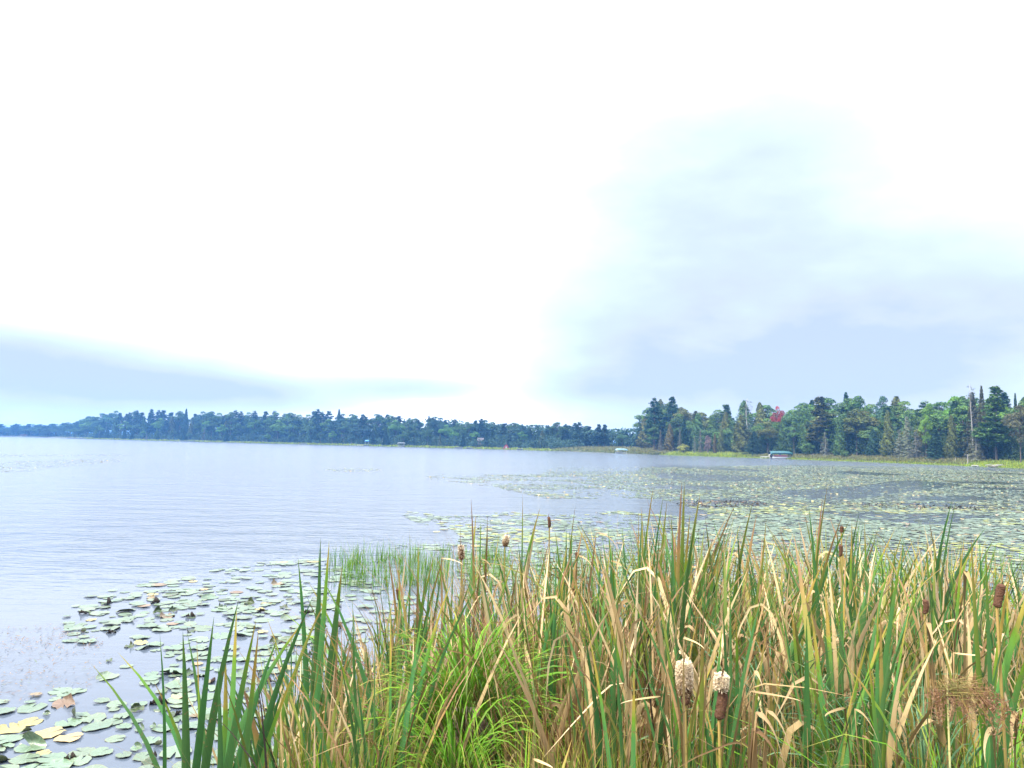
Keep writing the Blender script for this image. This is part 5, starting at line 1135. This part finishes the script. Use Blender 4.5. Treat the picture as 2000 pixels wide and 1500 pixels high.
def boat_lift(a, back, wd, ht, mat, label, rz, boat=True, name='boat_lift', dp=2.6, arched=True):
    r = setat(a, back, 0, rz, name); n_ = 11; V = []; f = []
    for i in range(n_):
        x = -wd/2+wd*i/(n_-1)
        e = 1-abs(2*i/(n_-1)-1)**6
        for k in range(7):
            q = (k-3)/3; y = q*dp/2*(.72+.28*e); z = ht-.55*abs(q)**2.2*(1 if arched else .2)-.28*(1-e); V.append((x, y, z))
    for i in range(n_-1):
        for k in range(6): b = i*7+k; f.append((b, b+7, b+8, b+1))
    # hanging valance
    m0 = len(V)
    for k0, kk in ((0, -1), (6, 1)):
        b0_ = len(V)
        for i in range(n_): v_ = V[i*7+k0]; V.append((v_[0], v_[1]+kk*.02, v_[2]-.28))
        for i in range(n_-1): f.append((i*7+k0, (i+1)*7+k0, b0_+i+1, b0_+i))
    obj('canopy', mesh('canopy', V, f, mat), r)
    for sx in (-1, 1):
        for sy in (-1, 1):
            p = MB(); p.tube([(sx*wd*.37, sy*dp*.4, -.6), (sx*wd*.37, sy*dp*.4, ht-.45)], .06, 6); p.build('post', M_ALU, r)
    for sy in (-1, 1): p = MB(); p.box((0, sy*dp*.4, .42), (wd*.76, .07, .12)); p.box((0, sy*dp*.4, ht-.55), (wd*.8, .06, .08)); p.build('rail', M_WHITE, r)
    tag(r, label, 'boat lift'); return r
def pontoon(a, back, L, label, rz, mat=M_ALU):
    r = setat(a, back, .05, rz, 'pontoon_boat'); tag(r, label, 'boat')
    for sy in (-1, 1): p = MB(); p.tube([(-L/2, sy*.75, .22), (L*.4, sy*.75, .22), (L/2, sy*.75, .42)], [.28, .28, .06], 10); p.build('float', M_ALU, r, True)
    bxp('deck', (0, 0, .55), (L*.9, 2.1, .08), M_ALU, r)
    for sy in (-1, 1): bxp('side_panel', (0, sy*1.0, .80), (L*.78, .05, .28), mat, r)
    bxp('seat', (-L*.25, 0, .8), (L*.22, 1.7, .4), M_SEAT, r); bxp('seat', (L*.25, 0, .8), (L*.18, 1.6, .4), M_SEAT, r); bxp('console', (.3, .4, .95), (.45, .6, .75), M_WHITE, r)
    m = MB(); m.box((-L*.52, 0, .75), (.5, .4, .75)); m.box((-L*.52, 0, .25), (.15, .12, .6)); m.build('engine', M_BLK, r)
    return r
boat_lift(1531, -1.2, 6.2, 2.2, M_TEAL, 'boat lift with a long domed teal green canopy on white posts', .05)
pontoon(1531, -1.5, 4.7, 'pontoon boat with maroon sides moored under the teal canopy', .05, M_SEAT)
def dock(a, back, L, wd, label, rz, z=.55, name='dock', legs=3, mat=M_CREAM, along=True, boards=10):
    r = setat(a, back, 0, rz, name); tag(r, label, 'dock')
    for i in range(boards):
        b = MB(); b.box((-L/2+L*(i+.5)/boards, 0, z+random.uniform(-.008, .008)), (L/boards*.93, wd, .05)); b.build('plank', mat, r)
    for i in range(legs):
        for sy in (-1, 1): p = MB(); q = -L/2+.15+(L-.3)*i/(legs-1); p.tube([(q, sy*wd*.46, -.8), (q, sy*wd*.46, z+.02)], .05, 6); p.build('leg', mat, r)
    for sy in (-1, 1): bxp('beam', (0, sy*wd*.46, z-.10), (L, .06, .12), mat, r)
    return r
dock(1503, -1.6, 2.5, 1.2, 'short cream dock on thin legs beside the teal canopied boat lift', .05)
r = setat(1511.5, -1.2, .6, .05, 'bench'); tag(r, 'cream bench standing on the short dock by the boat lift', 'bench')
bxp('seat', (0, 0, .42), (.9, .4, .06), M_CREAM, r); bxp('backrest', (0, .2, .70), (.9, .06, .42), M_CREAM, r)
for sx in (-1, 1): bxp('leg', (sx*.38, 0, .2), (.07, .36, .4), M_CREAM, r)
r = setat(1487.5, 4, .75, .1, 'canoe'); tag(r, 'small white boat tipped on its end against the bank', 'boat')
V = []; f = []; n_ = 9
for i in range(n_):
    s = i/(n_-1)*2-1; w_ = .36*(1-s*s)**.6+.01
    for k in range(5): q = (k-2)/2; V.append((s*1.05, q*w_, -.32*(1-q*q)*(1-s*s)**.5+.1*s*s))
f = [(i*5+k, (i+1)*5+k, (i+1)*5+k+1, i*5+k+1) for i in range(n_-1) for k in range(4)]
h_ = obj('hull', mesh('hull', V, f, M_WHITE), r, (0, 0, .75), (.9, .95, 0)); bxp('thwart', (0, 0, .0), (.16, .6, .03), M_WOOD, h_)
r = setat(1562, 5, .9, 0, 'boulder'); tag(r, 'pinkish grey boulder on the bank beyond the teal canopy', 'rock')
rng = np.random.RandomState(4); V = []; f = []
for i in range(8):
    for k in range(12):
        p_ = math.pi*i/7; a = 6.283*k/12; q = 1+.18*math.sin(a*3+i)+rng.normal(0, .05); V.append((math.sin(p_)*math.cos(a)*q, math.sin(p_)*math.sin(a)*q*.8, math.cos(p_)*.55*q+.3))
f = [(i*12+k, (i+1)*12+k, (i+1)*12+(k+1) % 12, i*12+(k+1) % 12) for i in range(7) for k in range(12)]
obj('stone', mesh('stone', V, f, plain('granite', (.36, .29, .28), .85, .25, 3)), r, scale=(.55, .55, .8))
for a, bk_, h_, lb, rz in ((1847, 2.2, 1.25, 'short grey stump post standing on the bank by the dark blue spruce', 0), (1881.5, .8, 2.35, 'bleached dead trunk standing pale at the water edge', .03), (1998, 3, 2.7, 'pale leaning dead trunk at the edge of the woods', -.05)):
    x, y = shore_pt(a, bk_); r = empty('dead_trunk', (x, y, bank_z(bk_)-.2)); tag(r, lb, 'dead trunk')
    t_ = MB(); t_.tube([(0, 0, 0), (rz*h_, 0, h_*.5), (rz*h_*1.4, .02, h_)], [.11, .09, .06], 7); 
    t_.build('trunk', M_PALE, r)
    if h_ > 2: t_ = MB(); t_.tube([(rz*h_*1.2, 0, h_*.92), (-.45, .1, h_*.99)], [.04, .02], 5); t_.build('branch', M_PALE, r)
dock(1911, -.6, 2.6*1.2, 1.0, 'pale low dock lying along the near end of the wooded shore', .78, .22, boards=12)
dock(1948, -.9, 5.2, 1.1, 'longer weathered dock with logs piled on it by the thick trunked pine', .80, .24, mat=M_WOOD, boards=20)
for i, (da, lb) in enumerate(((1938, 'pale driftwood log lying on the weathered dock'), (1952, 'second driftwood log heaped on the weathered dock'), (1960, 'crooked driftwood branch at the end of the weathered dock'))):
    x, y = shore_pt(da, -.7); r = empty('driftwood_log', (x, y, .34)); tag(r, lb, 'driftwood'); t_ = MB()
    t_.tube([(-.8, .1, 0), (0, -.05, .12+.05*i), (.9, .1, .06)], [.09, .08, .04], 7); t_.build('log', M_PALE, r); t_ = MB(); t_.tube([(.2, 0, .12), (.35, .1, .4)], [.035, .015], 5); t_.build('knot', M_PALE, r)
# far side
def rowboat(a, back, L, mat, label, rz=0., z=.05):
    r = setat(a, back, z, rz, 'rowboat'); tag(r, label, 'boat'); V = []; n_ = 11
    for i in range(n_):
        s = i/(n_-1)*2-1; w_ = .62*(1-max(0, s)**2.5)**.7*(1 if s > -.9 else .9)+.01
        for k in range(7): q = (k-3)/3; V.append((s*L/2, q*w_, .55*abs(q)**2.5+.12*max(0, s)**2))
    f = [(i*7+k, (i+1)*7+k, (i+1)*7+k+1, i*7+k+1) for i in range(n_-1) for k in range(6)]+[tuple(range(7))]
    obj('hull', mesh('hull', V, f, mat), r)
    for s in (-.25, .2): bxp('bench', (s*L, 0, .42), (.3, 1.0, .05), M_WOOD, r)
    return r
boat_lift(790, -1, 4.0, 2.3, M_WHITE, 'boat lift with a plain white roof in front of the far forest', 0, arched=False)
rowboat(790, -1, 3.4, M_ALU, 'boat resting under the plain white lift roof', 0, .3)
boat_lift(723, -1, 2.3, 3.3, M_BLUE, 'tall narrow boat lift with a blue cover and white foot', 0, dp=2.2)
rowboat(724, -2, 2.4, M_WHITE, 'white boat tied beneath the tall blue cover', 0, .05)
dock(714, -2.5, 3.4, 1.4, 'pale dock beside the tall blue covered lift', 0, .5, legs=3, boards=8)
r = setat(745.5, 1.5, bank_z(1.5), 0, 'flagpole'); tag(r, 'thin white pole on the far shore between the two boat lifts', 'pole'); p = MB(); p.tube([(0, 0, 0), (0, 0, 4)], [.08, .05], 6); p.build('pole', M_WHITE, r); bxp('base', (0, 0, .25), (.6, .6, .5), M_WHITE, r)
r = setat(985.5, 2, bank_z(2)-.1, 0, 'red_shelter'); tag(r, 'small red tent shaped shelter at the far water edge', 'shelter')
obj('canvas', mesh('canvas', [(-1.5, -1, 0), (1.5, -1, 0), (.5, -1, 1.9), (-.5, -1, 1.9), (-1.5, 1, 0), (1.5, 1, 0), (.5, 1, 1.9), (-.5, 1, 1.9)], [(0, 1, 2, 3), (5, 4, 7, 6), (0, 3, 7, 4), (1, 5, 6, 2), (3, 2, 6, 7)], M_REDP, smooth=False), r)
p = MB(); p.tube([(0, 0, 1.9), (.1, 0, 3.0)], [.06, .04], 5); p.build('pole', M_REDP, r); bxp('opening', (0, -1.01, .55), (.6, .04, 1.1), M_WHITE, r)
for a, L_, mt, lb in ((903, 4.2, M_WHITE, 'white covered boat on the far shore before the dark red house'), (924, 3.2, M_ALU, 'small silver boat on the far shore below the dark red house'), (1023, 2.6, M_WHITE, 'tiny white boat just past the red shelter'), (600, 4.5, M_WHITE, 'white boat pulled up under the far broadleaf trees'), (369, 5, M_WHITE, 'lone white boat on the shore before the tall forest'), (382, 4, M_ALU, 'silver boat moored beside the lone white shore boat'),
                     (151, 9, M_WHITE, 'long white boat where the tall forest starts'), (167, 9, M_ALU, 'second long pale boat where the tall forest starts'), (22, 9, M_WHITE, 'white boat on the lowest most distant shore')):
    rowboat(a, -1.5, L_, mt, lb, random.uniform(-.2, .2)); 
boat_lift(60, -4, 7, 2.2, M_REDP, 'low reddish boat cover on the most distant shore', 0, arched=False)
boat_lift(1245, -6, 4.3, 1.75, M_PBLUE, 'low pale blue dock roof beside the tip of the wooded point', .1, arched=False); rowboat(1241, -6, 2.6, M_ALU, 'small boat under the low pale blue roof', 0, .1)
# house in the far trees
x, y = shore_pt(920, 9); r = empty('house', (x, y, bank_z(9)-.6), -.1); tag(r, 'dark red house half hidden among the far trees', 'house'); r.scale = (.8, .8, .8)
bxp('wall', (0, 0, 2.2), (4.6, 5, 4.4), M_WALL, r); obj('roof', mesh('roof', [(-3, -3, 4.3), (3, -3, 4.3), (3, 3, 4.3), (-3, 3, 4.3), (-3, 0, 6.2), (3, 0, 6.2)], [(0, 1, 5, 4), (2, 3, 4, 5), (0, 4, 3), (1, 2, 5), (3, 2, 1, 0)], M_TOP, smooth=False), r)
for wx in (-1.5, 0, 1.5):
    w_ = bxp('window', (wx, -2.52, 3.0), (1.0, .06, 1.1), M_WHITE, r); bxp('pane', (wx, -2.56, 3.0), (.8, .04, .9), M_WIN, w_)
bxp('deck', (0, -3.3, 1.2), (5, 1.5, .12), M_WOOD, r)
